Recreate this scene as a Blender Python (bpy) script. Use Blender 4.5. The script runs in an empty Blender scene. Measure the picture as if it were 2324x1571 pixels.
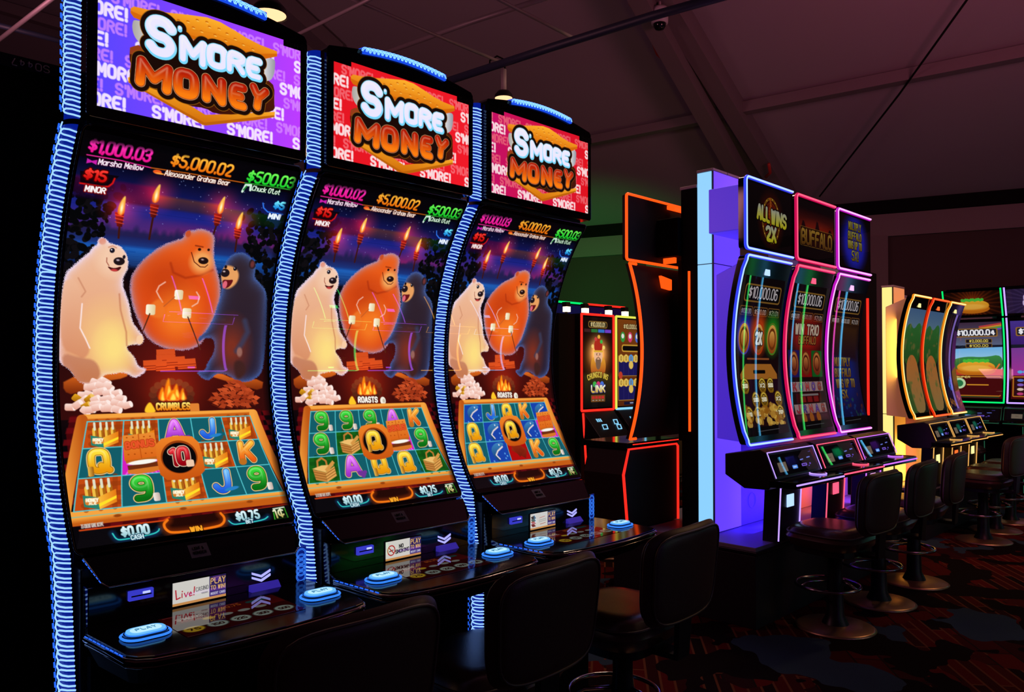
import bpy, bmesh, math, random
import numpy as np
from mathutils import Vector, Matrix
sc = bpy.context.scene
COL = sc.collection
R = math.radians
# ---------------------------------------------------------------- camera, world, exposure
cam_d = bpy.data.cameras.new('camera'); cam = bpy.data.objects.new('camera', cam_d); COL.objects.link(cam)
cam_d.sensor_width = 36.0; cam_d.lens = 1780.0/2324.0*36.0; cam_d.shift_y = 0.00793
cam_d.clip_start = 0.05; cam_d.clip_end = 200
cam.location = (0, 0, 1.70); cam.rotation_euler = (R(91.0), 0, R(44.72-90))
sc.camera = cam
sc.view_settings.view_transform = 'Standard'; sc.view_settings.look = 'None'
sc.view_settings.exposure = 0.0; sc.view_settings.gamma = 1.0; sc.view_settings.use_curve_mapping = False
wd = bpy.data.worlds.new('World'); sc.world = wd; wd.use_nodes = True
wd.node_tree.nodes['Background'].inputs[0].default_value = (0.042, 0.0125, 0.018, 1)
wd.node_tree.nodes['Background'].inputs[1].default_value = 0.55
try:
    sc.cycles.use_denoising = True
    sc.cycles.max_bounces = 5; sc.cycles.diffuse_bounces = 2; sc.cycles.glossy_bounces = 3
    sc.cycles.sample_clamp_indirect = 4.0
    sc.cycles.caustics_reflective = False; sc.cycles.caustics_refractive = False
except Exception: pass

def area_light(name, loc, target, size, power, color, size_y=None):
    d = bpy.data.lights.new(name, 'AREA'); d.energy = power; d.color = color; d.size = size
    if size_y: d.shape = 'RECTANGLE'; d.size_y = size_y
    o = bpy.data.objects.new(name, d); COL.objects.link(o); o.location = loc
    o.rotation_euler = (Vector(target)-Vector(loc)).to_track_quat('-Z', 'Y').to_euler()
    return o
# added unseen lamps: two red-purple ones wash the roof, warm ones the aisle
area_light('added_roof_wash', (6.0, 0.2, 3.6), (10, 3.5, 5.2), 1.2, 58, (1.0, 0.22, 0.34))
area_light('added_roof_wash', (0.5, 5.5, 3.4), (6, 6.5, 5.5), 1.2, 45, (0.9, 0.32, 0.42))
area_light('added_aisle_light', (8.6, 0.4, 4.4), (7.4, 1.6, 0), 0.35, 18, (1.0, 0.55, 0.26))

area_light('added_aisle_light', (5.3, 3.3, 4.3), (5.9, 4.3, 0.9), 0.4, 26, (1.0, 0.62, 0.42))
gl = area_light('sign_glow_light', (7.75, 6.95, 2.5), (11.0, 9.0, 2.9), 0.7, 15, (0.02, 1.0, 0.16)); gl.data.spread = R(75)
# ---------------------------------------------------------------- materials
_mats = {}
def mat(name, base=(0.02,0.02,0.02), rough=0.5, metal=0.0, spec=0.5, emit=None, strength=1.0, coat=0.0, sample=True, noise=None, bump=None):
    if name in _mats: return _mats[name]
    m = bpy.data.materials.new(name); m.use_nodes = True; nt = m.node_tree
    b = nt.nodes['Principled BSDF']
    b.inputs['Base Color'].default_value = (*base, 1); b.inputs['Roughness'].default_value = rough
    b.inputs['Metallic'].default_value = metal; b.inputs['Specular IOR Level'].default_value = spec
    if coat: b.inputs['Coat Weight'].default_value = coat; b.inputs['Coat Roughness'].default_value = 0.04
    if emit:
        b.inputs['Emission Color'].default_value = (*emit, 1); b.inputs['Emission Strength'].default_value = strength
        if not sample: m.cycles.emission_sampling = 'NONE'
    if noise or bump:
        tc = nt.nodes.new('ShaderNodeTexCoord'); n = nt.nodes.new('ShaderNodeTexNoise')
        nt.links.new(tc.outputs['Object'], n.inputs['Vector']); n.inputs['Detail'].default_value = 4
        if noise:
            n.inputs['Scale'].default_value = noise[0]
            r = nt.nodes.new('ShaderNodeMix'); r.data_type = 'RGBA'
            r.inputs[6].default_value = (*base, 1); r.inputs[7].default_value = (*noise[1], 1)
            nt.links.new(n.outputs['Fac'], r.inputs[0]); nt.links.new(r.outputs[2], b.inputs['Base Color'])
        if bump:
            n2 = nt.nodes.new('ShaderNodeTexNoise'); n2.inputs['Scale'].default_value = bump[0]
            nt.links.new(tc.outputs['Object'], n2.inputs['Vector'])
            bp = nt.nodes.new('ShaderNodeBump'); bp.inputs['Strength'].default_value = bump[1]; bp.inputs['Distance'].default_value = 0.003
            nt.links.new(n2.outputs['Fac'], bp.inputs['Height']); nt.links.new(bp.outputs['Normal'], b.inputs['Normal'])
    _mats[name] = m; return m
def emis(name, col, s, sample=True): return mat(name, (0,0,0), 0.4, emit=col, strength=s, sample=sample)
def screen_mat():
    if 'screen picture' in _mats: return _mats['screen picture']
    m = bpy.data.materials.new('screen picture'); m.use_nodes = True; nt = m.node_tree; b = nt.nodes['Principled BSDF']
    a = nt.nodes.new('ShaderNodeVertexColor'); a.layer_name = 'picture'
    b.inputs['Base Color'].default_value = (0.002,0.002,0.002,1); b.inputs['Roughness'].default_value = 0.012
    b.inputs['Specular IOR Level'].default_value = 0.5
    nt.links.new(a.outputs['Color'], b.inputs['Emission Color']); b.inputs['Emission Strength'].default_value = 1.0
    m.cycles.emission_sampling = 'NONE'
    _mats['screen picture'] = m; return m
BLACK = mat('gloss black', (0.004,0.004,0.005), 0.09, spec=0.5)
SATIN = mat('satin black', (0.006,0.006,0.007), 0.38, spec=0.35)
MATTE = mat('matte black', (0.004,0.004,0.004), 0.8, spec=0.1)
BEZEL = mat('bezel glass', (0.002,0.002,0.003), 0.08, spec=0.45)
CHROME = mat('dark chrome', (0.35,0.35,0.38), 0.18, metal=1.0)
BACKP = mat('brown black back panel', (0.022,0.009,0.006), 0.6, spec=0.2)
LEATHER = mat('dark brown leather', (0.040,0.020,0.015), 0.40, spec=0.4, bump=(160,0.12))
LEATHER2 = mat('seat leather', (0.055,0.027,0.021), 0.27, spec=0.5, bump=(160,0.10))
PIPE = mat('welt piping', (0.045,0.026,0.02), 0.4)
BRONZE = mat('brushed bronze', (0.55,0.34,0.2), 0.35, metal=0.85)
LEDBASE = emis('blue strip glow', (0.003,0.028,0.70), 0.36)
LEDLOOP = emis('white blue loop', (0.24,0.45,1.0), 1.6)
LEDRING = emis('blue ring', (0.04,0.22,1.0), 1.0)
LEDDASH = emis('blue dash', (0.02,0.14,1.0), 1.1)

# ---------------------------------------------------------------- mesh builder
class MB:
    def __init__(s): s.v=[]; s.f=[]; s.m=[]; s.sm=[]
    def add(s, vs, fs, mi=0, smooth=False):
        o=len(s.v); s.v.extend([tuple(map(float,p)) for p in vs])
        for f in fs: s.f.append(tuple(i+o for i in f)); s.m.append(mi); s.sm.append(smooth)
        return s
    def box(s, x0,x1,y0,y1,z0,z1, mi=0):
        vs=[(x,y,z) for z in (z0,z1) for y in (y0,y1) for x in (x0,x1)]
        return s.add(vs,[(0,2,3,1),(4,5,7,6),(0,1,5,4),(2,6,7,3),(0,4,6,2),(1,3,7,5)],mi)
    def prism(s, poly, axis, a, b, mi=0, caps=True):
        # poly: 2D points; axis 'x' -> (y,z) polygon swept x=a..b ; 'y' -> (x,z) ; 'z' -> (x,y)
        def P(p,t): return (t,p[0],p[1]) if axis=='x' else ((p[0],t,p[1]) if axis=='y' else (p[0],p[1],t))
        n=len(poly); vs=[P(p,a) for p in poly]+[P(p,b) for p in poly]
        fs=[(i,(i+1)%n,n+(i+1)%n,n+i) for i in range(n)]
        if caps: fs += [tuple(range(n))[::-1], tuple(range(n,2*n))]
        return s.add(vs,fs,mi)
    def tube(s, pts, r, n=8, closed=False, mi=0, smooth=True, caps=True):
        P=[Vector(p) for p in pts]; m=len(P); vs=[]; up=None
        for i in range(m):
            if closed: d=P[(i+1)%m]-P[i-1]
            else: d=P[min(i+1,m-1)]-P[max(i-1,0)]
            d.normalize()
            if up is None:
                up = Vector((0,0,1)) if abs(d.z)<0.9 else Vector((1,0,0))
            sx=d.cross(up)
            if sx.length<1e-4: sx=d.cross(Vector((1,0,0.3)))
            sx.normalize(); up=sx.cross(d).normalized()
            rr = r[i] if isinstance(r,(list,tuple)) else r
            for k in range(n):
                a=2*math.pi*k/n; vs.append(P[i]+rr*(math.cos(a)*sx+math.sin(a)*up))
        fs=[]
        for i in range(m if closed else m-1):
            j=(i+1)%m
            for k in range(n): fs.append((i*n+k,i*n+(k+1)%n,j*n+(k+1)%n,j*n+k))
        if caps and not closed: fs += [tuple(range(n))[::-1], tuple(range((m-1)*n,m*n))]
        return s.add(vs,fs,mi,smooth)
    def lathe(s, prof, n=32, c=(0,0,0), mi=0, smooth=True):
        vs=[]; m=len(prof)
        for (r,z) in prof:
            for k in range(n):
                a=2*math.pi*k/n; vs.append((c[0]+r*math.cos(a),c[1]+r*math.sin(a),c[2]+z))
        fs=[(i*n+k,i*n+(k+1)%n,(i+1)*n+(k+1)%n,(i+1)*n+k) for i in range(m-1) for k in range(n)]
        return s.add(vs,fs,mi,smooth)
    def strip(s, A, B, mi=0, smooth=False, closed=False):
        n=len(A); vs=list(A)+list(B)
        fs=[(i,(i+1)%n,n+(i+1)%n,n+i) for i in range(n if closed else n-1)]
        return s.add(vs,fs,mi,smooth)
    def build(s, name, mats, parent=None, bevel=0):
        me=bpy.data.meshes.new(name); me.from_pydata(s.v,[],s.f)
        for m in (mats if isinstance(mats,(list,tuple)) else [mats]): me.materials.append(m)
        me.polygons.foreach_set('material_index', s.m); me.polygons.foreach_set('use_smooth', s.sm)
        me.update()
        o=bpy.data.objects.new(name,me); COL.objects.link(o)
        if parent is not None: o.parent=parent
        if bevel:
            bm=bmesh.new(); bm.from_mesh(me); bmesh.ops.recalc_face_normals(bm,faces=bm.faces); bm.to_mesh(me); bm.free()
            md=o.modifiers.new('bevel','BEVEL'); md.width=bevel; md.segments=2; md.limit_method='ANGLE'; md.angle_limit=R(40)
        return o
def tag(o, label=None, cat=None, group=None, kind=None):
    if label: o['label']=label
    if cat: o['category']=cat
    if group: o['group']=group
    if kind: o['kind']=kind
    return o
def empty(name, loc, rz=0, label=None, cat=None, group=None):
    o=bpy.data.objects.new(name,None); COL.objects.link(o); o.location=loc; o.rotation_euler=(0,0,rz); o.empty_display_size=0.1
    return tag(o,label,cat,group)
def copy_tree(o, parent=None):
    c=o.copy(); COL.objects.link(c)
    if parent is not None: c.parent=parent
    for ch in list(o.children): copy_tree(ch,c)
    return c
def arc(cx,cy,r,a0,a1,n=6): return [(cx+r*math.cos(R(a0+(a1-a0)*i/n)),cy+r*math.sin(R(a0+(a1-a0)*i/n))) for i in range(n+1)]
def rrect(x0,x1,y0,y1,r,n=5):
    return arc(x1-r,y1-r,r,0,90,n)+arc(x0+r,y1-r,r,90,180,n)+arc(x0+r,y0+r,r,180,270,n)+arc(x1-r,y0+r,r,270,360,n)
def structure(o): return tag(o,kind='structure')
# ---------------------------------------------------------------- setting: floor, tent roof, end wall
AZ = R(18.0); NX, NY = math.cos(AZ), math.sin(AZ); EX, EY = -NY, NX
Z0, D0, SL = 4.30, 13.79, 0.30
def tent(d, e, dz=0.0): return (NX*d+EX*e, NY*d+EY*e, Z0+(D0-d)*SL+dz)
def floor_mat():
    m = bpy.data.materials.new('patterned carpet'); m.use_nodes=True; nt=m.node_tree; b=nt.nodes['Principled BSDF']
    b.inputs['Roughness'].default_value=0.95; b.inputs['Specular IOR Level'].default_value=0.08
    N=nt.nodes.new; L=nt.links.new
    tc=N('ShaderNodeTexCoord'); mp=N('ShaderNodeMapping'); L(tc.outputs['Object'],mp.inputs['Vector']); mp.inputs['Rotation'].default_value=(0,0,R(-38))
    def ramp(src,p0,p1,c0,c1,const=True):
        r=N('ShaderNodeValToRGB'); e=r.color_ramp.elements
        e[0].position=p0; e[1].position=p1; e[0].color=(*c0,1); e[1].color=(*c1,1)
        if const: r.color_ramp.interpolation='CONSTANT'; e[0].position=0
        L(src,r.inputs[0]); return r.outputs[0]
    def mix(f,a,bb):
        x=N('ShaderNodeMix'); x.data_type='RGBA'; L(f,x.inputs[0]); L(a,x.inputs[6]); L(bb,x.inputs[7]); return x.outputs[2]
    def rgb(c):
        x=N('ShaderNodeRGB'); x.outputs[0].default_value=(*c,1); return x.outputs[0]
    def brick(sc,w,h,m,c1,c2,cm,sq=1.0):
        x=N('ShaderNodeTexBrick'); x.inputs['Scale'].default_value=sc; x.inputs['Mortar Size'].default_value=m; x.inputs['Brick Width'].default_value=w; x.inputs['Row Height'].default_value=h; x.squash=sq; x.offset=0.37
        x.inputs['Color1'].default_value=(*c1,1); x.inputs['Color2'].default_value=(*c2,1); x.inputs['Mortar'].default_value=(*cm,1); L(mp.outputs[0],x.inputs['Vector']); return x.outputs['Color']
    def noise(sc,det=2):
        x=N('ShaderNodeTexNoise'); x.inputs['Scale'].default_value=sc; x.inputs['Detail'].default_value=det; L(tc.outputs['Object'],x.inputs['Vector']); return x.outputs['Fac']
    red=brick(1.0,0.9,0.075,0.007,(.13,.006,.005),(.012,.004,.004),(.19,.06,.025))
    red2=brick(1.0,0.5,0.16,0.006,(.14,.008,.006),(.03,.005,.006),(.02,.01,.008))
    nf=ramp(noise(1.5),0,0.50,(0,0,0),(1,1,1)); base=mix(nf,red,red2)
    dk=ramp(noise(2.3),0,0.52,(0,0,0),(1,1,1)); base2=mix(dk,base,rgb((.008,.003,.003)))
    vor=N('ShaderNodeTexVoronoi'); vor.inputs['Scale'].default_value=2.3
    dn=N('ShaderNodeTexNoise'); dn.inputs['Scale'].default_value=3.0; L(tc.outputs['Object'],dn.inputs['Vector']); va=N('ShaderNodeVectorMath'); va.operation='MULTIPLY_ADD'; L(dn.outputs['Color'],va.inputs[0]); va.inputs[1].default_value=(.5,.5,0); L(tc.outputs['Object'],va.inputs[2]); L(va.outputs[0],vor.inputs['Vector'])
    sep=N('ShaderNodeSeparateColor'); L(vor.outputs['Color'],sep.inputs[0])
    blue=mix(noise(240,1),rgb((.01,.022,.045)),rgb((.06,.11,.15)))
    f1=ramp(sep.outputs[0],0,0.80,(0,0,0),(1,1,1)); c2=mix(f1,base2,blue)
    L(c2,b.inputs['Base Color']); return m
structure(MB().add([(-6,-6,0),(20,-6,0),(20,16,0),(-6,16,0)],[(0,1,2,3)]).build('floor', floor_mat()))
TENT = mat('tent fabric', (0.34,0.30,0.33), 0.7, spec=0.2, noise=(0.5,(0.28,0.25,0.28)))
rf=MB()
nd,ne=1,1
rf.add([tent(D0,-14),tent(D0,16),tent(-9,16),tent(-9,-14)],[(0,1,2,3)])
structure(rf.build('ceiling', TENT))
WALLM = mat('wall panel', (0.22,0.17,0.18), 0.75, spec=0.15)
WALLD = mat('dark wall panel', (0.075,0.05,0.05), 0.8, spec=0.1)
def slab(mb, d0,d1,e0,e1,z0,z1, mi=0):
    P=[(NX*d+EX*e, NY*d+EY*e, z) for z in (z0,z1) for e in (e0,e1) for d in (d0,d1)]
    mb.add(P,[(0,2,3,1),(4,5,7,6),(0,1,5,4),(2,6,7,3),(0,4,6,2),(1,3,7,5)],mi)
w=MB(); slab(w, D0, D0+.15, -14, 16, 0, 4.35); structure(w.build('wall_end', WALLD))
# ---------------------------------------------------------------- big curved machines of the near bank
YB = 2.44
SAG, RR, ZC = 0.215, 1.016, 1.78
def prof(z):                      # local depth of the curved main display (concave, seen from the front)
    base = 0.062 - 0.034*(z-1.155)/1.25
    q = RR*RR-(z-ZC)**2
    return base + max(0.0, math.sqrt(max(q,0))-(RR-SAG))
def mprof_arc(z0, z1, n=400, fn=prof):
    zs=np.linspace(z1,z0,n); ys=np.array([fn(z) for z in zs])
    s=np.concatenate([[0],np.cumsum(np.hypot(np.diff(zs),np.diff(ys)))]); return zs,s
MS_TOP, MS_BOT, PW = 2.392, 1.172, 0.695
_zs,_ss = mprof_arc(MS_BOT, MS_TOP)
MS_LEN = _ss[-1]
def screen_mesh(name, art, fn, parent, strength=1.0):
    # art: (h,w,3) linear colours; fn(U,V)->x,y,z arrays, U,V in 0..1 from the top left
    h,w,_=art.shape
    U,V=np.meshgrid(np.linspace(0,1,w),np.linspace(0,1,h)); X,Y,Z=fn(U,V)
    co=np.stack([X,Y,Z],-1).reshape(-1,3).astype(np.float32)
    idx=np.arange(h*w).reshape(h,w)
    q=np.stack([idx[:-1,:-1],idx[1:,:-1],idx[1:,1:],idx[:-1,1:]],-1).reshape(-1,4)
    me=bpy.data.meshes.new(name); nf=len(q)
    me.vertices.add(h*w); me.vertices.foreach_set('co',co.ravel())
    me.loops.add(nf*4); me.loops.foreach_set('vertex_index',q.ravel().astype(np.int32))
    me.polygons.add(nf); me.polygons.foreach_set('loop_start',np.arange(0,nf*4,4,dtype=np.int32))
    me.polygons.foreach_set('use_smooth',np.ones(nf,dtype=bool))
    me.update(calc_edges=True)
    at=me.color_attributes.new('picture','FLOAT_COLOR','POINT')
    c=np.ones((h*w,4),np.float32); c[:,:3]=(art*strength).reshape(-1,3); at.data.foreach_set('color',c.ravel())
    me.materials.append(screen_mat()); me.validate()
    o=bpy.data.objects.new(name,me); COL.objects.link(o); o.parent=parent
    return o
def curved_fn(x0,x1,ztop,zbot,pf,off):
    zs,s=mprof_arc(zbot,ztop,400,pf)
    def fn(U,V):
        z=np.interp(V*s[-1],s,zs); y=np.vectorize(pf)(z[:,0])[:,None]*np.ones((1,U.shape[1]))
        return x0+U*(x1-x0), y+off, z
    return fn
def flat_fn(x0,x1,y0,y1,z0,z1):   # top edge at y0,z0 ; bottom edge at y1,z1
    return lambda U,V:(x0+U*(x1-x0), y0+V*(y1-y0), z0+V*(z1-z0))
def curved_bezel(mb, hw, zb, zt, pf, th, mi=0, corner=0.02, n=44):
    zs=[zb+(zt-zb)*(0.5-0.5*math.cos(math.pi*i/n)) for i in range(n+1)]
    def h(z):
        e=min(z-zb,zt-z)
        return hw-(corner-math.sqrt(max(0,corner**2-(corner-e)**2)) if e<corner else 0)
    A=[(-h(z),pf(z),z) for z in zs]; B=[(h(z),pf(z),z) for z in zs]
    A2=[(-h(z),pf(z)+th,z) for z in zs]; B2=[(h(z),pf(z)+th,z) for z in zs]
    mb.strip(A,B,mi,True); mb.strip(A2,A,mi,True); mb.strip(B,B2,mi,True)
    mb.add([A[0],B[0],B2[0],A2[0]],[(0,1,2,3)],mi); mb.add([A[-1],B[-1],B2[-1],A2[-1]],[(3,2,1,0)],mi)
    return A,B
def strip_y(z):
    if z>2.42: return 0.012
    if z>2.36: return 0.012+(prof(2.36)-0.012)*(2.42-z)/0.06
    if z>1.155: return prof(z)
    return max(-0.005, 0.062-(1.155-z)*0.16)
def strip_pt(a,z,r=0.0):
    t=a*math.pi/2
    return (-0.363-(0.036+r)*math.sin(t), strip_y(z)+0.014-r*math.cos(t)+0.058*(1-math.cos(t)), z)
def build_led_strip(parent):
    g=MB()
    for (za,zb_) in ((0.03,2.405),(2.418,2.845)):
        n=int((zb_-za)/0.02); zs=[za+(zb_-za)*i/n for i in range(n+1)]
        cols=[[strip_pt(a/6,z,-0.004) for z in zs] for a in range(7)]
        for i in range(6): g.strip(cols[i+1],cols[i],0 if i<5 else 3,True)
    p=0.0268; k=0; z=0.06
    while z<2.83:
        if not 2.398<z<2.424:
            t=-0.006 if z<2.0 else -0.014
            pts=[(0.0,.0075),(.35,.0078),(.6,.007),(.72,.003),(.74,-.001),(.68,-.005),(.55,-.0072),(.3,-.0078),(0.0,-.0075)]
            g.tube([strip_pt(a,z+dz+t*(1-a),0.001) for a,dz in pts],0.0028,5,mi=1)
            g.tube([strip_pt(.70,z+.002+t*.3,0.001),strip_pt(.80,z+.012+t*.3,0.001),strip_pt(.76,z+.024+t*.3,0.001)],0.0022,4,mi=1)
            g.tube([strip_pt(.98,z+.004,0.001),strip_pt(.99,z+.019,0.001)],0.0026,4,mi=2)
            g.tube([strip_pt(.9,z-.004,0.001),strip_pt(.9,z+.011,0.001)],0.0016,4,mi=2)
        z+=p
    return g.build('led_strip',[LEDBASE,LEDLOOP,LEDDASH,SATIN],parent)
def ring(mb,c,ru,rz,r,mi,axis='x',n=18,a0=0,a1=360):
    pts=[]
    for i in range(n+1):
        a=R(a0+(a1-a0)*i/n)
        if axis=='x': pts.append((c[0],c[1]+ru*math.cos(a),c[2]+rz*math.sin(a)))
        else: pts.append((c[0]+ru*math.cos(a),c[1],c[2]+rz*math.sin(a)))
    mb.tube(pts,r,4,mi=mi,caps=False)
def chaikin(p,it=2):
    for _ in range(it):
        q=[p[0]]
        for a,b in zip(p[:-1],p[1:]):
            q += [(.75*a[0]+.25*b[0],.75*a[1]+.25*b[1]),(.25*a[0]+.75*b[0],.25*a[1]+.75*b[1])]
        p=q+[p[-1]]
    return p
GL={'A':"00 3c 5c 80|24 64",'B':"00 0c 5c 7a 78 56 06|56 84 82 60 00",'C':"8a 6c 2c 0a 02 20 60 82",'D':"00 0c 4c 7a 82 50 00",'E':"8c 0c 00 80|06 66",'F':"8c 0c 00|06 66",
'G':"8a 6c 2c 0a 02 20 60 82 85 55",'H':"00 0c|80 8c|06 86",'I':"10 1c",'J':"7c 73 50 20 03",'K':"00 0c|8c 05|37 80",'L':"0c 00 70",'M':"00 0c 0c 44 44 8c 8c 80",'N':"00 0c 0c 80 80 8c",
'O':"4c 2c 0a 02 20 60 82 8a 6c 4c",'P':"00 0c 5c 8a 88 56 06",'Q':"4c 2c 0a 02 20 60 82 8a 6c 4c|53 90",'R':"00 0c 5c 8a 88 56 06|46 80",'S':"8a 6c 2c 0a 08 26 66 84 82 60 20 02",
'T':"0c 8c|4c 40",'U':"0c 02 20 60 82 8c",'V':"0c 40 8c",'W':"0c 20 20 4b 4b 60 60 8c",'X':"0c 80|00 8c",'Y':"0c 46 8c|46 40",'Z':"0c 8c 00 80",
'0':"4c 2c 0a 02 20 60 82 8a 6c 4c",'1':"0a 3c 30",'2':"0a 2c 6c 8a 87 00 80",'3':"0a 2c 6c 8a 88 66 36|66 84 82 60 20 02",'4':"60 6c 03 83",'5':"7c 1c 07 57 85 82 60 20 02",
'6':"7b 5c 2c 09 02 20 60 82 85 67 27 05",'7':"0c 8c 30",'8':"26 08 0a 2c 6c 8a 88 66 26 04 02 20 60 82 84 66",'9':"10 60 83 8a 6c 2c 0a 08 26 66 88",
'$':"89 6a 2a 08 26 66 84 62 22 03|4c 40",'c|':"79 5a 2a 08 04 22 52 73|4c 40",'.':"10 11",',':"11 0/","'":"1c 19",'!':"1c 14|10 11",'&':"80 1a 3c 5a 04 02 20 40 84",'-':"06 66",':':"18 19|11 12",' ':"",'x':"08 70|00 78",
'a':"78 70|77 58 28 06 02 20 50 72",'d':"7c 70|76 58 28 06 02 20 50 72",'e':"04 74 76 58 28 06 02 20 60",'h':"0c 00|06 28 58 76 70",'i':"10 18|1b 1c",'k':"0c 00|78 03|24 70",'l':"1c 10",
'm':"08 00|06 28 46 40|46 68 86 80",'n':"08 00|06 28 58 76 70",'o':"48 28 06 02 20 50 72 76 58 48",'r':"08 00|05 28 58",'s':"77 58 28 06 25 54 73 71 50 20 01",'t':"3c 32 50 60|08 68",
'u':"08 02 20 50 72|78 70",'v':"08 40 88",'w':"08 20 46 60 88",'c':"77 58 28 06 02 20 50 71"}
def glyph_strokes(ch):
    g=GL.get(ch, GL.get(ch.upper(),""))
    out=[]
    for st in g.split('|'):
        pts=[(int(t[0],36)/12.0, (int(t[1],36) if t[1]!='/' else -1)/12.0) for t in st.split()]
        if pts: out.append(pts)
    wd=max([p[0] for s in out for p in s] or [0.35])
    return out, wd
def text_strokes(s, gap=0.28, tight=1.0):
    x=0; res=[]
    toks=[]; i=0
    while i<len(s):
        if s[i]=='¢': toks.append('c|')
        else: toks.append(s[i])
        i+=1
    for ch in toks:
        st,wd=glyph_strokes(ch)
        for p in st: res.append([(x+a*tight,b) for a,b in p])
        x+=wd*tight+gap
    return res, max(x-gap,0.1)
def text_geo(mb, s, o, ux, uy, width, height, r, mi=0, lift=0.0012):
    # raised lettering: strokes as thin tubes from origin o along ux,uy
    st,w=text_strokes(s); o=Vector(o); ux=Vector(ux); uy=Vector(uy); n=ux.cross(uy)
    for p in st:
        pts=[o+ux*(a/w*width)+uy*(b*height)+n*lift for a,b in chaikin(p,1)]
        mb.tube(pts,r,4,mi=mi)
DECKZ=0.97
def build_near_machine(xc, arts, idx, label):
    root=empty('slot_machine',(xc,YB,0),0,label,'slot machine','tall curved slot machines of the near bank')
    # cabinet body
    c=MB()
    zs=[1.10+(2.40-1.10)*i/24 for i in range(25)]
    c.prism([(prof(z)+0.06,z) for z in zs]+[(0.50,2.40),(0.58,1.8),(0.58,1.10)],'x',-0.345,0.345)
    c.prism([(0.055,2.415),(0.055,2.85),(0.24,2.83),(0.30,2.415)],'x',-0.34,0.34)
    c.box(-0.35,0.35,0.03,0.58,0.04,1.12)
    c.build('cabinet',SATIN,root,0.004)
    b=MB(); b.box(-0.36,0.36,-0.05,0.6,0,0.045); b.build('base_plate',MATTE,root,0.004)
    build_led_strip(root)
    # circle pattern light panel on the inner right side
    g=MB(); g.box(0.312,0.347,-0.0215,-0.018,0.962,1.085,0)
    z=0.985
    while z<1.075:
        for rr in (0.0185,0.0145): ring(g,(0.328,-0.022,z),rr,rr,0.0011,1,'y')
        z+=0.019
    g.build('ring_light_panel',[emis('deep blue panel',(0.003,0.02,0.35),0.5),LEDRING],root)
    # top display
    tb=MB()
    out=[(-0.355,2.425)]+[(-0.355,2.845),(-0.34,2.862)]
    out=arc(-0.340,2.440,0.015,180,270,4)+arc(0.340,2.440,0.015,270,360,4)+[(0.355,2.85)]
    for i in range(15):
        x=0.345-0.69*i/14; out.append((x,2.862+0.042*math.cos(math.pi*x/0.71)))
    out.append((-0.355,2.85))
    tb.prism(out,'y',0.0,0.06); td=tb.build('top_display',BEZEL,root,0.003)
    screen_mesh('top_screen',arts[0],flat_fn(-0.3275,0.3275,-0.002,-0.002,2.826,2.458),td)
    nt=MB()
    nt.box(0.262,0.352,-0.0045,-0.001,2.806,2.834,0)
    text_geo(nt,['95-44-04','95-44-05','95-44-06'][idx],(0.27,-0.005,2.813),(1,0,0),(0,0,1),0.075,0.013,0.0009,1)
    nb=MB(); nb.box(-0.353,-0.255,-0.0045,-0.001,2.808,2.834,0); nb.build('blank_label',MATTE,td)
    nt.build('number_label',[MATTE,mat('faded label ink',(0.05,0.05,0.05),0.6)],td)
    lb=MB(); N=40; A=[];B=[];A2=[];B2=[]
    arcz=lambda x: 2.862+0.042*math.cos(math.pi*x/0.71)
    for i in range(N+1):
        x=-0.205+0.40*i/N; z=arcz(x)
        A.append((x,-0.012,z-0.018)); B.append((x,-0.012,z+0.006)); A2.append((x,0.05,z-0.018)); B2.append((x,0.05,z+0.010))
    lb.strip(A,B,0); lb.strip(B,B2,0); lb.strip(A2,A,0)
    lb.add([A[0],A2[0],B2[0],B[0]],[(0,1,2,3)],0); lb.add([A[-1],B[-1],B2[-1],A2[-1]],[(0,1,2,3)],0)
    x=-0.195
    while x<0.185:
        for rr in (0.020,0.015): ring(lb,(x,-0.013,arcz(x)-0.014),rr,rr*0.9,0.0013,1,'y',10,0,180)
        x+=0.0185
    lb.build('top_light_bar',[emis('bar glow',(0.01,0.08,0.9),0.9),emis('bar ring',(0.25,0.6,1.0),1.6)],root)
    kb=MB(); kb.box(-0.12,-0.07,0.05,0.11,2.88,2.925); kb.build('top_bracket',MATTE,root,0.003); kb=MB(); kb.box(0.0,0.07,0.05,0.11,2.89,2.928); kb.build('top_bracket',MATTE,root,0.003)
    # main display
    mbz=MB(); A,B=curved_bezel(mbz,0.355,1.155,2.408,prof,0.055)
    md=mbz.build('main_display',BEZEL,root)
    screen_mesh('main_screen',arts[1],curved_fn(-PW/2,PW/2,MS_TOP,MS_BOT,prof,-0.0015),md)
    tr=MB(); tr.tube([(p[0]+0.001,p[1]-0.001,p[2]) for p in A],0.0028,6); tr.tube([(p[0]-0.001,p[1]-0.001,p[2]) for p in B],0.0022,6)
    tr.tube([(-0.34,prof(1.155)-0.002,1.155),(0.34,prof(1.155)-0.002,1.155)],0.003,6)
    tr.tube([(-0.34,prof(2.408)-0.002,2.408),(0.34,prof(2.408)-0.002,2.408)],0.002,6)
    tr.build('bezel_trim',BLACK,md)
    # belly panel
    bp=MB()
    F=[(-0.338,0.045,1.148),(0.340,0.045,1.148),(0.318,-0.022,1.085),(0.30,-0.03,1.070),(-0.292,-0.03,1.070),(-0.312,-0.022,1.085)]
    Bk=[(p[0],0.08,p[2]) for p in F]
    bp.add(F+Bk,[(0,1,2,3,4,5)][:1]+[(i,(i+1)%6,6+(i+1)%6,6+i)[::-1] for i in range(6)],0)
    bel=bp.build('belly_panel',BLACK,root)
    e=MB(); e.tube([F[5],F[4],F[3],F[2]],0.0028,6); e.tube([(-0.338,0.045,1.148),(-0.312,-0.022,1.085)],0.0022,6)
    e.build('edge_trim',CHROME,bel)
    e=MB(); nd=7
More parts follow.
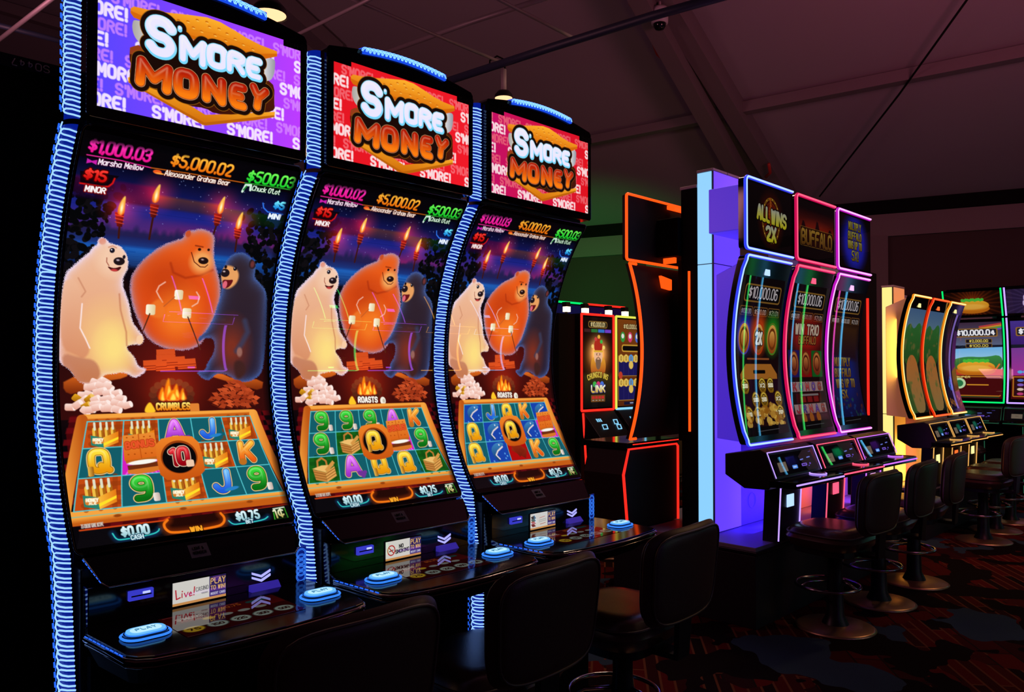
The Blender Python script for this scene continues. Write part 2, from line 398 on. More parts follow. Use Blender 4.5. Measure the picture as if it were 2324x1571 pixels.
    for i in range(nd):
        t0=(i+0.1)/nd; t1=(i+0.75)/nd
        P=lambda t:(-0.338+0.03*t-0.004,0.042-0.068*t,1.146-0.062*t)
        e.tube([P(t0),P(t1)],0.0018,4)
    e.build('reflection_dashes',LEDDASH,bel)  # glowing dashes imitate the LED strip mirrored in the bevelled edge
    mp=MB(); O=Vector((-0.041,0.0015,1.103)); ux=Vector((1,0,0)); uy=Vector((0,0.067,0.063)).normalized()
    q=[O,O+ux*0.062,O+ux*0.062+uy*0.05,O+uy*0.05]; nn=ux.cross(uy)
    O2=[p+nn*0.003 for p in q]; mp.add(q+O2,[(4,5,6,7),(0,1,5,4),(1,2,6,5),(2,3,7,6),(3,0,4,7)],0)
    text_geo(mp,'LIGHT &',O+nn*0.003+ux*0.012+uy*0.029,ux,uy,0.034,0.010,0.0009,1)
    text_geo(mp,'WONDER',O+nn*0.003+ux*0.009+uy*0.012,ux,uy,0.042,0.010,0.0009,1)
    mp.build('maker_plate',[mat('grey violet plate',(0.10,0.085,0.14),0.45),MATTE],bel)
    # front face with reader, display, bill slot
    ff=MB(); ff.box(-0.345,0.345,-0.02,0.06,0.93,1.075); ff.build('front_face',BLACK,root,0.003)
    cr=MB(); cr.box(-0.238,-0.168,-0.032,-0.019,1.018,1.046,0); cr.box(-0.232,-0.174,-0.0335,-0.031,1.029,1.033,1); cr.box(-0.2,-0.178,-0.034,-0.031,1.034,1.041,2)
    cr.build('card_reader',[emis('violet blue plastic',(0.05,0.055,0.75),0.75),MATTE,emis('reader spark',(0.35,0.4,1.0),1.6)],root,0.002)
    io=MB(); io.box(-0.113,0.063,-0.024,-0.018,0.970,1.048); inf=io.build('info_screen',SATIN,root,0.002)
    screen_mesh('info_picture',arts[2],flat_fn(-0.110,0.058,-0.0255,-0.0255,1.045,0.974),inf)
    ch=MB()
    for dz in (0.0,-0.014):
        m_=[(0.148,1.030+dz),(0.181,1.016+dz),(0.213,1.030+dz),(0.213,1.023+dz),(0.181,1.008+dz),(0.148,1.023+dz)]
        ch.prism([m_[i] for i in (0,5,4,1)],'y',-0.024,-0.019); ch.prism([m_[i] for i in (1,4,3,2)],'y',-0.024,-0.019)
    ch.build('arrow_light',emis('violet white arrow',(0.35,0.35,1.0),1.35),root)
    bl=MB(); bl.prism([(-0.046,0.958),(-0.046,0.966),(-0.022,0.990),(-0.018,0.990),(-0.018,0.958)],'x',0.138,0.243,0)
    for i in range(3): bl.prism([(-0.050,0.9585),(-0.044,0.969),(-0.04,0.969),(-0.04,0.9585)],'x',0.148+i*0.033,0.170+i*0.033,1)
    bl.build('bill_slot',[emis('violet slot glow',(0.035,0.02,0.35),0.8),emis('slot lamps',(0.55,0.5,1.0),1.4)],root,0.002)
    # deck
    D=[(-0.35,-0.02),(-0.372,-0.09),(-0.352,-0.335),(-0.335,-0.365),(-0.30,-0.388),(-0.2,-0.408),(-0.08,-0.418),(0.05,-0.420),(0.18,-0.412),(0.30,-0.398),(0.330,-0.388),(0.346,-0.365),(0.354,-0.33),(0.356,-0.09),(0.35,-0.02)]
    dk=MB(); dk.prism(D,'z',0.945,DECKZ,0)
    low=[(x*0.9,y*0.72-0.02) for x,y in D]; nD=len(D)
    dk.add([(x,y,0.945) for x,y in D]+[(x,y,0.87) for x,y in low],[(i,(i+1)%nD,nD+(i+1)%nD,nD+i)[::-1] for i in range(nD)]+[tuple(range(nD,2*nD))],1)
    deck=dk.build('deck',[BLACK,MATTE],root,0.004)
    e=MB(); e.tube([(x,y-0.001,0.957) for x,y in D[1:-1]],0.008,8); e.tube([(x,y-0.002,0.942) for x,y in D[1:-1]],0.0035,6); e.build('edge_trim',mat('dark chrome lip',(0.22,0.2,0.2),0.12,metal=1.0),deck)
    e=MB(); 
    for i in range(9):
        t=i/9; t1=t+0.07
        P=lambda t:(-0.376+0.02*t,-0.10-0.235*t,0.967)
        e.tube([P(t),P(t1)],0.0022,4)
    e.build('reflection_dashes',LEDDASH,deck)  # LED reflection along the left deck edge, built as glowing dashes
    screen_mesh('deck_screen',arts[3],flat_fn(-0.186,0.172,-0.107,-0.318,DECKZ+0.0012,DECKZ+0.0012),deck)
    for (bx,by) in ((-0.258,-0.215),(0.272,-0.235)):
        pb=MB(); hw,hd=0.062,0.043
        o0=rrect(bx-hw,bx+hw,by-hd,by+hd,0.036,6); o1=rrect(bx-hw+.006,bx+hw-.006,by-hd+.006,by+hd-.006,0.032,6); o2=rrect(bx-hw+.012,bx+hw-.012,by-hd+.012,by+hd-.012,0.027,6)
        o3=rrect(bx-hw+.022,bx+hw-.022,by-hd+.020,by+hd-.020,0.02,6)
        pb.prism(o0,'z',DECKZ,DECKZ+0.005,4); pb.tube([(x,y,DECKZ+0.005) for x,y in o0],0.0034,6,True,mi=0); pb.prism(o1,'z',DECKZ+0.005,DECKZ+0.012,4); pb.tube([(x,y,DECKZ+0.0125) for x,y in o2],0.0028,6,True,mi=0); pb.prism(o2,'z',DECKZ+0.012,DECKZ+0.0185,2); pb.prism(o3,'z',DECKZ+0.0185,DECKZ+0.0195,5)
        text_geo(pb,'PLAY',(bx-0.027,by-0.009,DECKZ+0.0190),(1,0,0),(0,1,0),0.054,0.018,0.0012,3)
        pb.build('play_button',[emis('button ring blue',(0.03,0.22,1.0),1.15),CHROME,emis('button top',(0.14,0.50,0.95),1.0),emis('button ink',(0.05,0.3,0.6),0.7),BLACK,emis('button top centre',(0.50,0.85,1.0),1.0)],root)
    # lower front, footrest
    lf=MB(); lf.box(-0.33,0.33,0.0,0.04,0.05,0.87); lf.build('lower_door',MATTE,root,0.004)
    return root
# ---------------------------------------------------------------- neon framed machines (centre bank, far bank, end wall)
PLASTIC = mat('pale plastic panel', (0.42,0.40,0.45), 0.35, spec=0.4)
def nprof(sag, zb, zt):
    c=(zt-zb)/2; rr=(c*c+sag*sag)/(2*sag); zc=(zt+zb)/2
    return lambda z: max(0.0, math.sqrt(max(rr*rr-(z-zc)**2,0))-(rr-sag))
def neon_path(hw, zb, zt, pf, y0, r=0.03, right=0.9, sides='C'):
    P=[(hw*right,pf(zt)+y0,zt)]
    P+=[(-hw+r-r*math.sin(R(a)),pf(zt)+y0,zt-r+r*math.cos(R(a))) for a in (0,22,45,67,90)]
    n=20
    P+=[(-hw,pf(zt-r-(zt-zb-2*r)*i/n)+y0,zt-r-(zt-zb-2*r)*i/n) for i in range(1,n)]
    P+=[(-hw+r-r*math.cos(R(a)),pf(zb)+y0,zb+r-r*math.sin(R(a))) for a in (0,22,45,67,90)]
    P+=[(hw*right,pf(zb)+y0,zb)]
    return P
def neon_machine(name, loc, rz, nm, arts, label, group, hw=0.345, zb=1.185, zt=2.455, sag=0.10, top=(2.50,2.98), spine=True, style='C', ped=0.53, halo=None, console_art=None, n2=None, mount=None, shell=None, lm=None):
    root=empty(name,loc,rz,label,'slot machine',group)
    pf=nprof(sag,zb,zt)
    nm2 = n2 or nm; lm = lm or nm
    mbz=MB(); curved_bezel(mbz,hw,zb,zt,pf,0.05); md=mbz.build('main_display',BEZEL,root)
    screen_mesh('main_screen',arts[1],curved_fn(-hw+0.045,hw-0.03,zt-(0.125 if style=='C' else 0.045),zb+0.05,pf,-0.0015),md)
    g=MB()
    if style=='C': g.tube(neon_path(hw,zb,zt,pf,-0.011),0.0078,8); g.tube(neon_path(hw,zb,zt,pf,-0.003),0.0128,8,mi=1); g.build('neon_frame',[nm,DEEP.get(nm.name,nm)],root)
    else:
        n=24; zz=[zt-(zt-zb)*i/n for i in range(n+1)]
        g.tube([(-hw+0.006,pf(z)-0.006,z) for z in zz],0.011,8); g.build('neon_line',nm2,root)
        g=MB(); g.tube([(hw-0.006,pf(z)-0.006,z) for z in zz],0.011,8); g.build('neon_line',nm,root)
        g=MB(); g.tube([(-hw,pf(zb)-0.006,zb-0.004),(hw,pf(zb)-0.006,zb-0.004)],0.011,8); g.build('neon_line',nm,root)
    if top:
        t0,t1=top; f0=lambda z:0.0 if style=='C' else -0.12*(z-t0)/(t1-t0)
        tb=MB(); curved_bezel(tb,hw+0.008,t0,t1,f0,0.05,0,0.02,12); td=tb.build('top_display',BEZEL,root)
        screen_mesh('top_screen',arts[0],curved_fn(-hw+0.025,hw-0.02,t1-0.028,t0+0.03,f0,-0.0015),td)
        g=MB()
        if style=='C': g.tube(neon_path(hw+0.008,t0,t1,f0,-0.011,right=0.95),0.0078,8); g.tube(neon_path(hw+0.008,t0,t1,f0,-0.003,right=0.95),0.0128,8,mi=1); g.build('neon_frame',[nm,DEEP.get(nm.name,nm)],root)
        else:
            g.tube([(-hw+0.006,f0(t1)-0.006,t1),(-hw+0.006,f0(t0)-0.006,t0)],0.011,8); g.build('neon_line',nm2,root)
            g=MB(); g.tube([(hw-0.006,f0(t1)-0.006,t1),(hw-0.006,f0(t0)-0.006,t0)],0.011,8); g.build('neon_line',nm,root)
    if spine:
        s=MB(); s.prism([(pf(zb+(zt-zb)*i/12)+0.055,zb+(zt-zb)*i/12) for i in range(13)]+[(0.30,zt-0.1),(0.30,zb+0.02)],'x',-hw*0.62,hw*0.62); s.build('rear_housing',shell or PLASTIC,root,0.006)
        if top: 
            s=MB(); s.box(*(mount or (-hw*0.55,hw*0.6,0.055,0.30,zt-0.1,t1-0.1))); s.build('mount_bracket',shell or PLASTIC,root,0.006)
    # small square call lamp at the head of the main display
    if style=='C':
        q=MB(); zc=zt-0.088; q.box(-0.03,0.04,pf(zc)-0.006,pf(zc)+0.004,zc-0.022,zc+0.022); q.build('call_lamp',nm,root,0.002)
    # console
    c=MB(); c.prism([(-0.20,0.975),(-0.135,1.145),(-0.09,1.165),(0.16,1.12),(0.16,0.98),(0.02,0.90),(-0.15,0.905)],'x',-hw-0.005,hw+0.005)
    co=c.build('console',SATIN,root,0.006)
    screen_mesh('console_screen',console_art if console_art is not None else arts[2],flat_fn(-hw+0.03,hw-0.03,-0.1475,-0.1985,1.128,0.995),co)
    ln=MB(); ln.tube([(-hw,-0.205,0.985),(-hw,-0.141,1.146),(hw,-0.141,1.146),(hw,-0.205,0.985)],0.0036,6); ln.build('edge_light',lm,co)
    d=MB(); d.prism([(-hw-0.01,-0.16),(-hw-0.005,-0.20),(-hw+0.02,-0.33),(hw-0.005,-0.36),(hw+0.01,-0.34),(hw+0.01,-0.16)],'z',0.925,0.970); dk=d.build('deck',BLACK,root,0.004)
    ln=MB(); ln.tube([(-hw+0.02,-0.333,0.95),(hw-0.005,-0.364,0.95),(hw+0.008,-0.345,0.95)],0.0055,6); ln.build('edge_light',lm,dk)
    bt=MB(); bt.tube([(0.18+0.055*math.cos(2*math.pi*k/28),-0.25+0.055*math.sin(2*math.pi*k/28),0.975) for k in range(28)],0.0045,6,True,mi=0); bt.lathe([(0.05,0.0),(0.05,0.010),(0.0,0.012)],24,(0.18,-0.25,0.970),1)
    bt.build('play_button',[lm,BLACK],root)
    p=MB(); p.prism([(-0.12,ped),(-0.14,0.93),(-0.03,0.93),(-0.01,ped)],'x',-0.16,0.16); pd=p.build('pedestal',SATIN,root,0.004)
    for sx in (-0.155,0.155):
        l=MB(); l.tube([(sx,-0.123,ped+0.01),(sx,-0.143,0.92)],0.0055,6); l.build('neon_line',lm,pd)
    if style=='C':
        l=MB(); zc=(ped+0.93)/2+0.07; yc=-0.12-0.02*(zc-ped)/(0.93-ped); l.box(-0.055,0.05,yc-0.006,yc,zc-0.045,zc+0.04); l.build('lamp_tile',nm,pd,0.004)
    if halo:
        for (dx,dz,pw) in halo[1]:
            L=bpy.data.lights.new('halo_light','AREA'); L.energy=pw; L.color=halo[0]; L.size=0.3; L.shape='RECTANGLE'; L.size_y=0.6
            o=bpy.data.objects.new('halo_light',L); COL.objects.link(o); o.parent=root; o.location=(dx,0.19 if dz>1.2 else 0.14,dz); o.rotation_euler=(R(90),0,0)
    return root
def light_column(x0,x1,y0,y1,z1,zbase,face,side,label,seam):
    root=empty('light_column',((x0+x1)/2,(y0+y1)/2,0),0,label,'light column')
    hx,hy=(x1-x0)/2,(y1-y0)/2
    b=MB(); b.box(-hx+0.004,hx,-hy+0.004,hy,zbase,z1-0.01); b.build('core',SATIN,root)
    for (za,zb_) in ((zbase+0.004,seam-0.003),(seam+0.003,z1-0.022)):
        f=MB(); f.box(-hx-0.004,-hx+0.002,-hy+0.012,hy-0.004,za,zb_); f.build('end_panel',face,root,0.002)
        s=MB(); n=60; w=2*hx-0.012
        A=[];B=[]
        for i in range(n*2+1):
            x=-hx+0.006+w*i/(2*n); y=-hy-0.001-(0.003 if i%2 else 0.0); A.append((x,y,za)); B.append((x,y,zb_))
        s.strip(A,B); s.build('ribbed_panel',side,root)
    c=MB(); c.box(-hx-0.003,hx*0.02,-hy-0.003,hy+0.003,z1-0.018,z1); c.box(hx*0.06,hx+0.003,-hy-0.003,hy+0.003,z1-0.018,z1); c.build('cap',mat('cap grey',(0.35,0.32,0.36),0.5),root,0.002)
    return root
# ---------------------------------------------------------------- stools
def pillow(mb, w, h, th, n, expo, place, mi=0, taper=0.0, flat=0.72):
    # rounded cushion: superellipse outline in (a,b), thickness along the third axis; place(a,b,t)->xyz
    for side in (1,-1):
        G=[]
        for j in range(n+1):
            for i in range(n+1):
                u=-1+2*i/n; v=-1+2*j/n; r=max(abs(u),abs(v)); 
                if r<1e-6: c_,s_=1,0
                else:
                    L=math.hypot(u,v); c_,s_=u/L,v/L
                rad=(abs(c_)**expo+abs(s_)**expo)**(-1/expo)
                a=r*rad*c_*w/2; b=r*rad*s_*h/2
                a*=1+taper*(b/(h/2))
                t=th/2*(max(0,1-max(0,(r-flat)/(1-flat))**2))**0.5 if r>flat else th/2
                G.append(place(a,b,t*side))
        fs=[(j*(n+1)+i,j*(n+1)+i+1,(j+1)*(n+1)+i+1,(j+1)*(n+1)+i) for j in range(n) for i in range(n)]
        mb.add(G,fs if side>0 else [f[::-1] for f in fs],mi,True)
def outline(w,h,expo,taper,place,t=0.0,n=64):
    P=[]
    for k in range(n):
        a=2*math.pi*k/n; c_,s_=math.cos(a),math.sin(a)
        rad=(abs(c_)**expo+abs(s_)**expo)**(-1/expo); x=rad*c_*w/2; y=rad*s_*h/2
        P.append(place(x*(1+taper*(y/(h/2))),y,t))
    return P
BW,BH,BZ=0.56,0.40,0.855
def back_place(a,b,t):
    return (a, -0.315+0.45*a*a-0.10*b+0.0+ (-t), BZ+b+0.0)
def make_stool():
    root=empty('casino_stool',(0,0,0),0,'stool','stool','padded stools along the machine banks')
    base=MB(); base.lathe([(0.0,0.0),(0.245,0.0),(0.25,0.006),(0.23,0.018),(0.10,0.030),(0.0,0.031)],40); base.build('base_disc',BRONZE,root)
    post=MB(); post.lathe([(0.085,0.028),(0.075,0.05),(0.055,0.09),(0.05,0.30),(0.044,0.36),(0.044,0.49),(0.07,0.51)],24); post.build('post',SATIN,root)
    fr=MB(); fr.tube([(0.20*math.cos(2*math.pi*k/36),0.05+0.20*math.sin(2*math.pi*k/36),0.27) for k in range(36)],0.011,8,True)
    for a in (30,150,270): fr.tube([(0.05*math.cos(R(a)),0.05*math.sin(R(a)),0.31),(0.14*math.cos(R(a)),0.05+0.14*math.sin(R(a)),0.30),(0.20*math.cos(R(a)),0.05+0.20*math.sin(R(a)),0.27)],0.009,6)
    fr.build('foot_ring',CHROME,root)
    s=MB(); pillow(s,0.54,0.49,0.15,18,4.0,lambda a,b,t:(a,b+0.02,0.60+t),0,-0.06,0.66); seat=s.build('seat',LEATHER2,root)
    w=MB(); w.tube(outline(0.521,0.473,4.0,-0.06,lambda a,b,t:(a,b+0.02,0.632)),0.006,6,True); w.build('piping',PIPE,seat)
    pan=MB(); pan.prism([(x*0.9,y*0.9+0.02) for x,y,_ in outline(0.48,0.45,4.0,-0.06,lambda a,b,t:(a,b,t),n=40)],'z',0.50,0.54); pan.build('seat_pan',SATIN,root,0.004)
    b=MB(); pillow(b,BW,BH,0.068,20,5.0,back_place,0,0.05,0.80); back=b.build('backrest',LEATHER,root)
    for tt in (0.030,-0.030):
        w=MB(); w.tube(outline(BW*0.905,BH*0.905,5.0,0.05,back_place,tt),0.0055,6,True); w.build('piping',PIPE,back)
    br=MB(); br.prism([(-0.300,0.50),(-0.10,0.50),(-0.10,0.525),(-0.280,0.525),(-0.285,0.70),(-0.315,0.70)],'x',-0.05,0.05); br.build('back_bracket',SATIN,root,0.004)
    return root
# ---------------------------------------------------------------- screen pictures: a small numpy painter (vertex colours of the lit screens)
def Q(s): return [tuple(map(float,t.split(','))) for t in s.split()]
_rng=np.random.RandomState(7)
def lerp(a,b,t): return tuple(x+(y-x)*t for x,y in zip(a,b))
def smooth(p,it=2):
    for _ in range(it):
        n=len(p); q=[]
        for i in range(n):
            a,b=p[i],p[(i+1)%n]; q += [(.75*a[0]+.25*b[0],.75*a[1]+.25*b[1]),(.25*a[0]+.75*b[0],.25*a[1]+.75*b[1])]
        p=q
    return p
class Art:
    def __init__(s,W,H,k,bg=(0,0,0)):
        s.W,s.H,s.k=W,H,k; s.w=max(4,int(W*k)); s.h=max(4,int(H*k)); s.a=np.zeros((s.h,s.w,3),np.float32); s.a[:]=np.array(bg,np.float32)/255
        s.aa=1.25/k; s.mask=None
    def win(s,x0,y0,x1,y1):
        i0=max(0,int(x0*s.k)-1); i1=min(s.w,int(x1*s.k)+2); j0=max(0,int(y0*s.k)-1); j1=min(s.h,int(y1*s.k)+2)
        if i1<=i0 or j1<=j0: return None
        X,Y=np.meshgrid((np.arange(i0,i1)+.5)/s.k,(np.arange(j0,j1)+.5)/s.k)
        return (slice(j0,j1),slice(i0,i1)),X.astype(np.float32),Y.astype(np.float32)
    def col(s,c,X,Y,bb):
        if callable(c): return c(X,Y)/255
        if c[0]=='v': t=np.clip((Y-bb[1])/max(1,bb[3]-bb[1]),0,1)[...,None]; return (np.array(c[1])*(1-t)+np.array(c[2])*t)/255
        if c[0]=='h': t=np.clip((X-bb[0])/max(1,bb[2]-bb[0]),0,1)[...,None]; return (np.array(c[1])*(1-t)+np.array(c[2])*t)/255
        if c[0]=='r': t=np.clip(np.hypot(X-c[1],Y-c[2])/c[3],0,1)[...,None]; return (np.array(c[4])*(1-t)+np.array(c[5])*t)/255
        return np.array(c,np.float32)/255
    def put(s,sl,cov,c,add=False):
        if s.mask is not None: cov=cov*s.mask[sl]
        v=s.a[sl]; cov=cov[...,None]
        s.a[sl]=np.clip(v+cov*c,0,1) if add else v*(1-cov)+cov*c
    def poly(s,pts,c,soft=0,alpha=1,fuzz=0,rim=None,add=False):
        xs=[p[0] for p in pts]; ys=[p[1] for p in pts]; pad=soft+s.aa*2+fuzz; bb=(min(xs),min(ys),max(xs),max(ys))
        w=s.win(bb[0]-pad,bb[1]-pad,bb[2]+pad,bb[3]+pad)
        if not w: return
        sl,X,Y=w; d=np.full(X.shape,1e9,np.float32); ins=np.zeros(X.shape,bool); n=len(pts)
        for i in range(n):
            (ax,ay),(bx,by)=pts[i],pts[(i+1)%n]; ex,ey=bx-ax,by-ay; L=ex*ex+ey*ey+1e-9
            t=np.clip(((X-ax)*ex+(Y-ay)*ey)/L,0,1); d=np.minimum(d,(X-ax-t*ex)**2+(Y-ay-t*ey)**2)
            if by!=ay:
                cr=((ay>Y)!=(by>Y))&(X<ax+(Y-ay)*ex/(by-ay)); ins^=cr
        sd=np.sqrt(d); sd=np.where(ins,-sd,sd)
        if fuzz: sd=sd+fuzz*(_rng.rand(*sd.shape).astype(np.float32)-.5)
        cov=np.clip(.5-sd/max(s.aa,soft),0,1)*alpha; C=s.col(c,X,Y,bb)
        if rim is not None:
            rc,rw=rim; f=np.exp(np.minimum(sd,0)/rw)[...,None]; C=C*(1-f)+np.array(rc)/255*f
        s.put(sl,cov,C,add)
    def clip(s,pts):
        if pts is None: s.mask=None; return
        t=Art.__new__(Art); t.W,t.H,t.k,t.w,t.h,t.aa,t.mask=s.W,s.H,s.k,s.w,s.h,s.aa,None; t.a=np.zeros((s.h,s.w,1),np.float32)
        t.poly(pts,(255,)); s.mask=t.a[...,0]
    def ell(s,x,y,rx,ry,c,rot=0,soft=0,alpha=1,add=False):
        m=max(rx,ry)+soft+s.aa*2; w=s.win(x-m,y-m,x+m,y+m)
        if not w: return
        sl,X,Y=w; cr,sr=math.cos(R(rot)),math.sin(R(rot)); U=((X-x)*cr+(Y-y)*sr)/rx; V=(-(X-x)*sr+(Y-y)*cr)/ry
        sd=(np.sqrt(U*U+V*V)-1)*min(rx,ry); cov=np.clip(.5-sd/max(s.aa,soft),0,1)*alpha
        s.put(sl,cov,s.col(c,X,Y,(x-rx,y-ry,x+rx,y+ry)),add)
    def glow(s,x,y,r,c,a=1,ry=None):
        ry=ry or r; w=s.win(x-r,y-ry,x+r,y+ry)
        if not w: return
        sl,X,Y=w; t=np.clip(1-np.sqrt(((X-x)/r)**2+((Y-y)/ry)**2),0,1)**1.6
        s.put(sl,t*a,np.array(c,np.float32)/255,True)
    def segd(s,segs,pad):
        xs=[p[0] for g in segs for p in g]; ys=[p[1] for g in segs for p in g]
        bb=(min(xs),min(ys),max(xs),max(ys)); w=s.win(bb[0]-pad,bb[1]-pad,bb[2]+pad,bb[3]+pad)
        if not w: return None
        sl,X,Y=w; d=np.full(X.shape,1e9,np.float32); x0=X[0,0]; y0=Y[0,0]
        for g in segs:
            for (ax,ay),(bx,by) in zip(g[:-1],g[1:]):
                i0=max(0,int((min(ax,bx)-pad-x0)*s.k)); i1=max(0,int((max(ax,bx)+pad-x0)*s.k)+2); j0=max(0,int((min(ay,by)-pad-y0)*s.k)); j1=max(0,int((max(ay,by)+pad-y0)*s.k)+2)
                if i1<=i0 or j1<=j0: continue
                x=X[j0:j1,i0:i1]; y=Y[j0:j1,i0:i1]
                if x.size==0: continue
                ex,ey=bx-ax,by-ay; t=np.clip(((x-ax)*ex+(y-ay)*ey)/(ex*ex+ey*ey+1e-9),0,1)
                d[j0:j1,i0:i1]=np.minimum(d[j0:j1,i0:i1],(x-ax-t*ex)**2+(y-ay-t*ey)**2)
        return sl,X,Y,np.sqrt(d),bb
    def line(s,pts,w,c,soft=0,alpha=1,add=False):
        r=s.segd([pts],w/2+soft+s.aa*2)
        if not r: return
        sl,X,Y,d,bb=r; s.put(sl,np.clip(.5-(d-w/2)/max(s.aa,soft),0,1)*alpha,s.col(c,X,Y,bb),add)
    def text(s,t,p0,p1,h,wt,c,outs=(),slant=0.0,it=2,alpha=1,soft=0,gap=0.30,lower=0):
        st,wd=text_strokes(t,gap); ux=((p1[0]-p0[0])/wd,(p1[1]-p0[1])/wd); L=math.hypot(p1[0]-p0[0],p1[1]-p0[1]); n=(-(p1[1]-p0[1])/L,(p1[0]-p0[0])/L)
        segs=[[(p0[0]+ux[0]*(a+slant*b)-n[0]*b*h,p0[1]+ux[1]*(a+slant*b)-n[1]*b*h) for a,b in chaikin(g,it)] for g in st]
        mw=max([wt]+[o[0] for o in outs])
        r=s.segd(segs,mw/2+s.aa*2+soft)
        if not r: return
        sl,X,Y,d,bb=r
        for (ow,oc) in sorted(outs,key=lambda o:-o[0]): s.put(sl,np.clip(.5-(d-ow/2)/max(s.aa,soft),0,1)*alpha,s.col(oc,X,Y,bb))
        s.put(sl,np.clip(.5-(d-wt/2)/max(s.aa,soft),0,1)*alpha,s.col(c,X,Y,bb))
    def glyph(s,ch,cx,cy,w,h,wt,c,outs=(),rot=0,it=2):
        st,wd=glyph_strokes(ch); cr,sr=math.cos(R(rot)),math.sin(R(rot)); segs=[]
        for g in st:
            segs.append([(cx+((a/wd-.5)*w)*cr-(-(b-.5)*h)*sr, cy+((a/wd-.5)*w)*sr+(-(b-.5)*h)*cr) for a,b in chaikin(g,it)])
        mw=max([wt]+[o[0] for o in outs]); r=s.segd(segs,mw/2+s.aa*2)
        if not r: return
        sl,X,Y,d,bb=r
        for (ow,oc) in sorted(outs,key=lambda o:-o[0]): s.put(sl,np.clip(.5-(d-ow/2)/s.aa,0,1),s.col(oc,X,Y,bb))
        s.put(sl,np.clip(.5-(d-wt/2)/s.aa,0,1),s.col(c,X,Y,bb))
        # soft top-left shine along the stroke
        r2=s.segd([[(x-wt*.12,y-wt*.16) for x,y in g] for g in segs],wt/2)
        if r2:
            sl,X,Y,d,bb=r2; s.put(sl,np.clip(1-d/(wt*.22),0,1)*.35*np.clip((cy+h*.2-Y)/(h*.5),0,1),np.array((255,255,235))/255.)
    def rrect(s,x0,y0,x1,y1,r,c,**k): s.poly(rrect(x0,x1,y0,y1,r,5),c,**k)
    def out(s,gain=1.0):
        a=np.clip(s.a,0,1); return (np.where(a<=0.04045,a/12.92,((a+0.055)/1.055)**2.4)*gain).astype(np.float32)
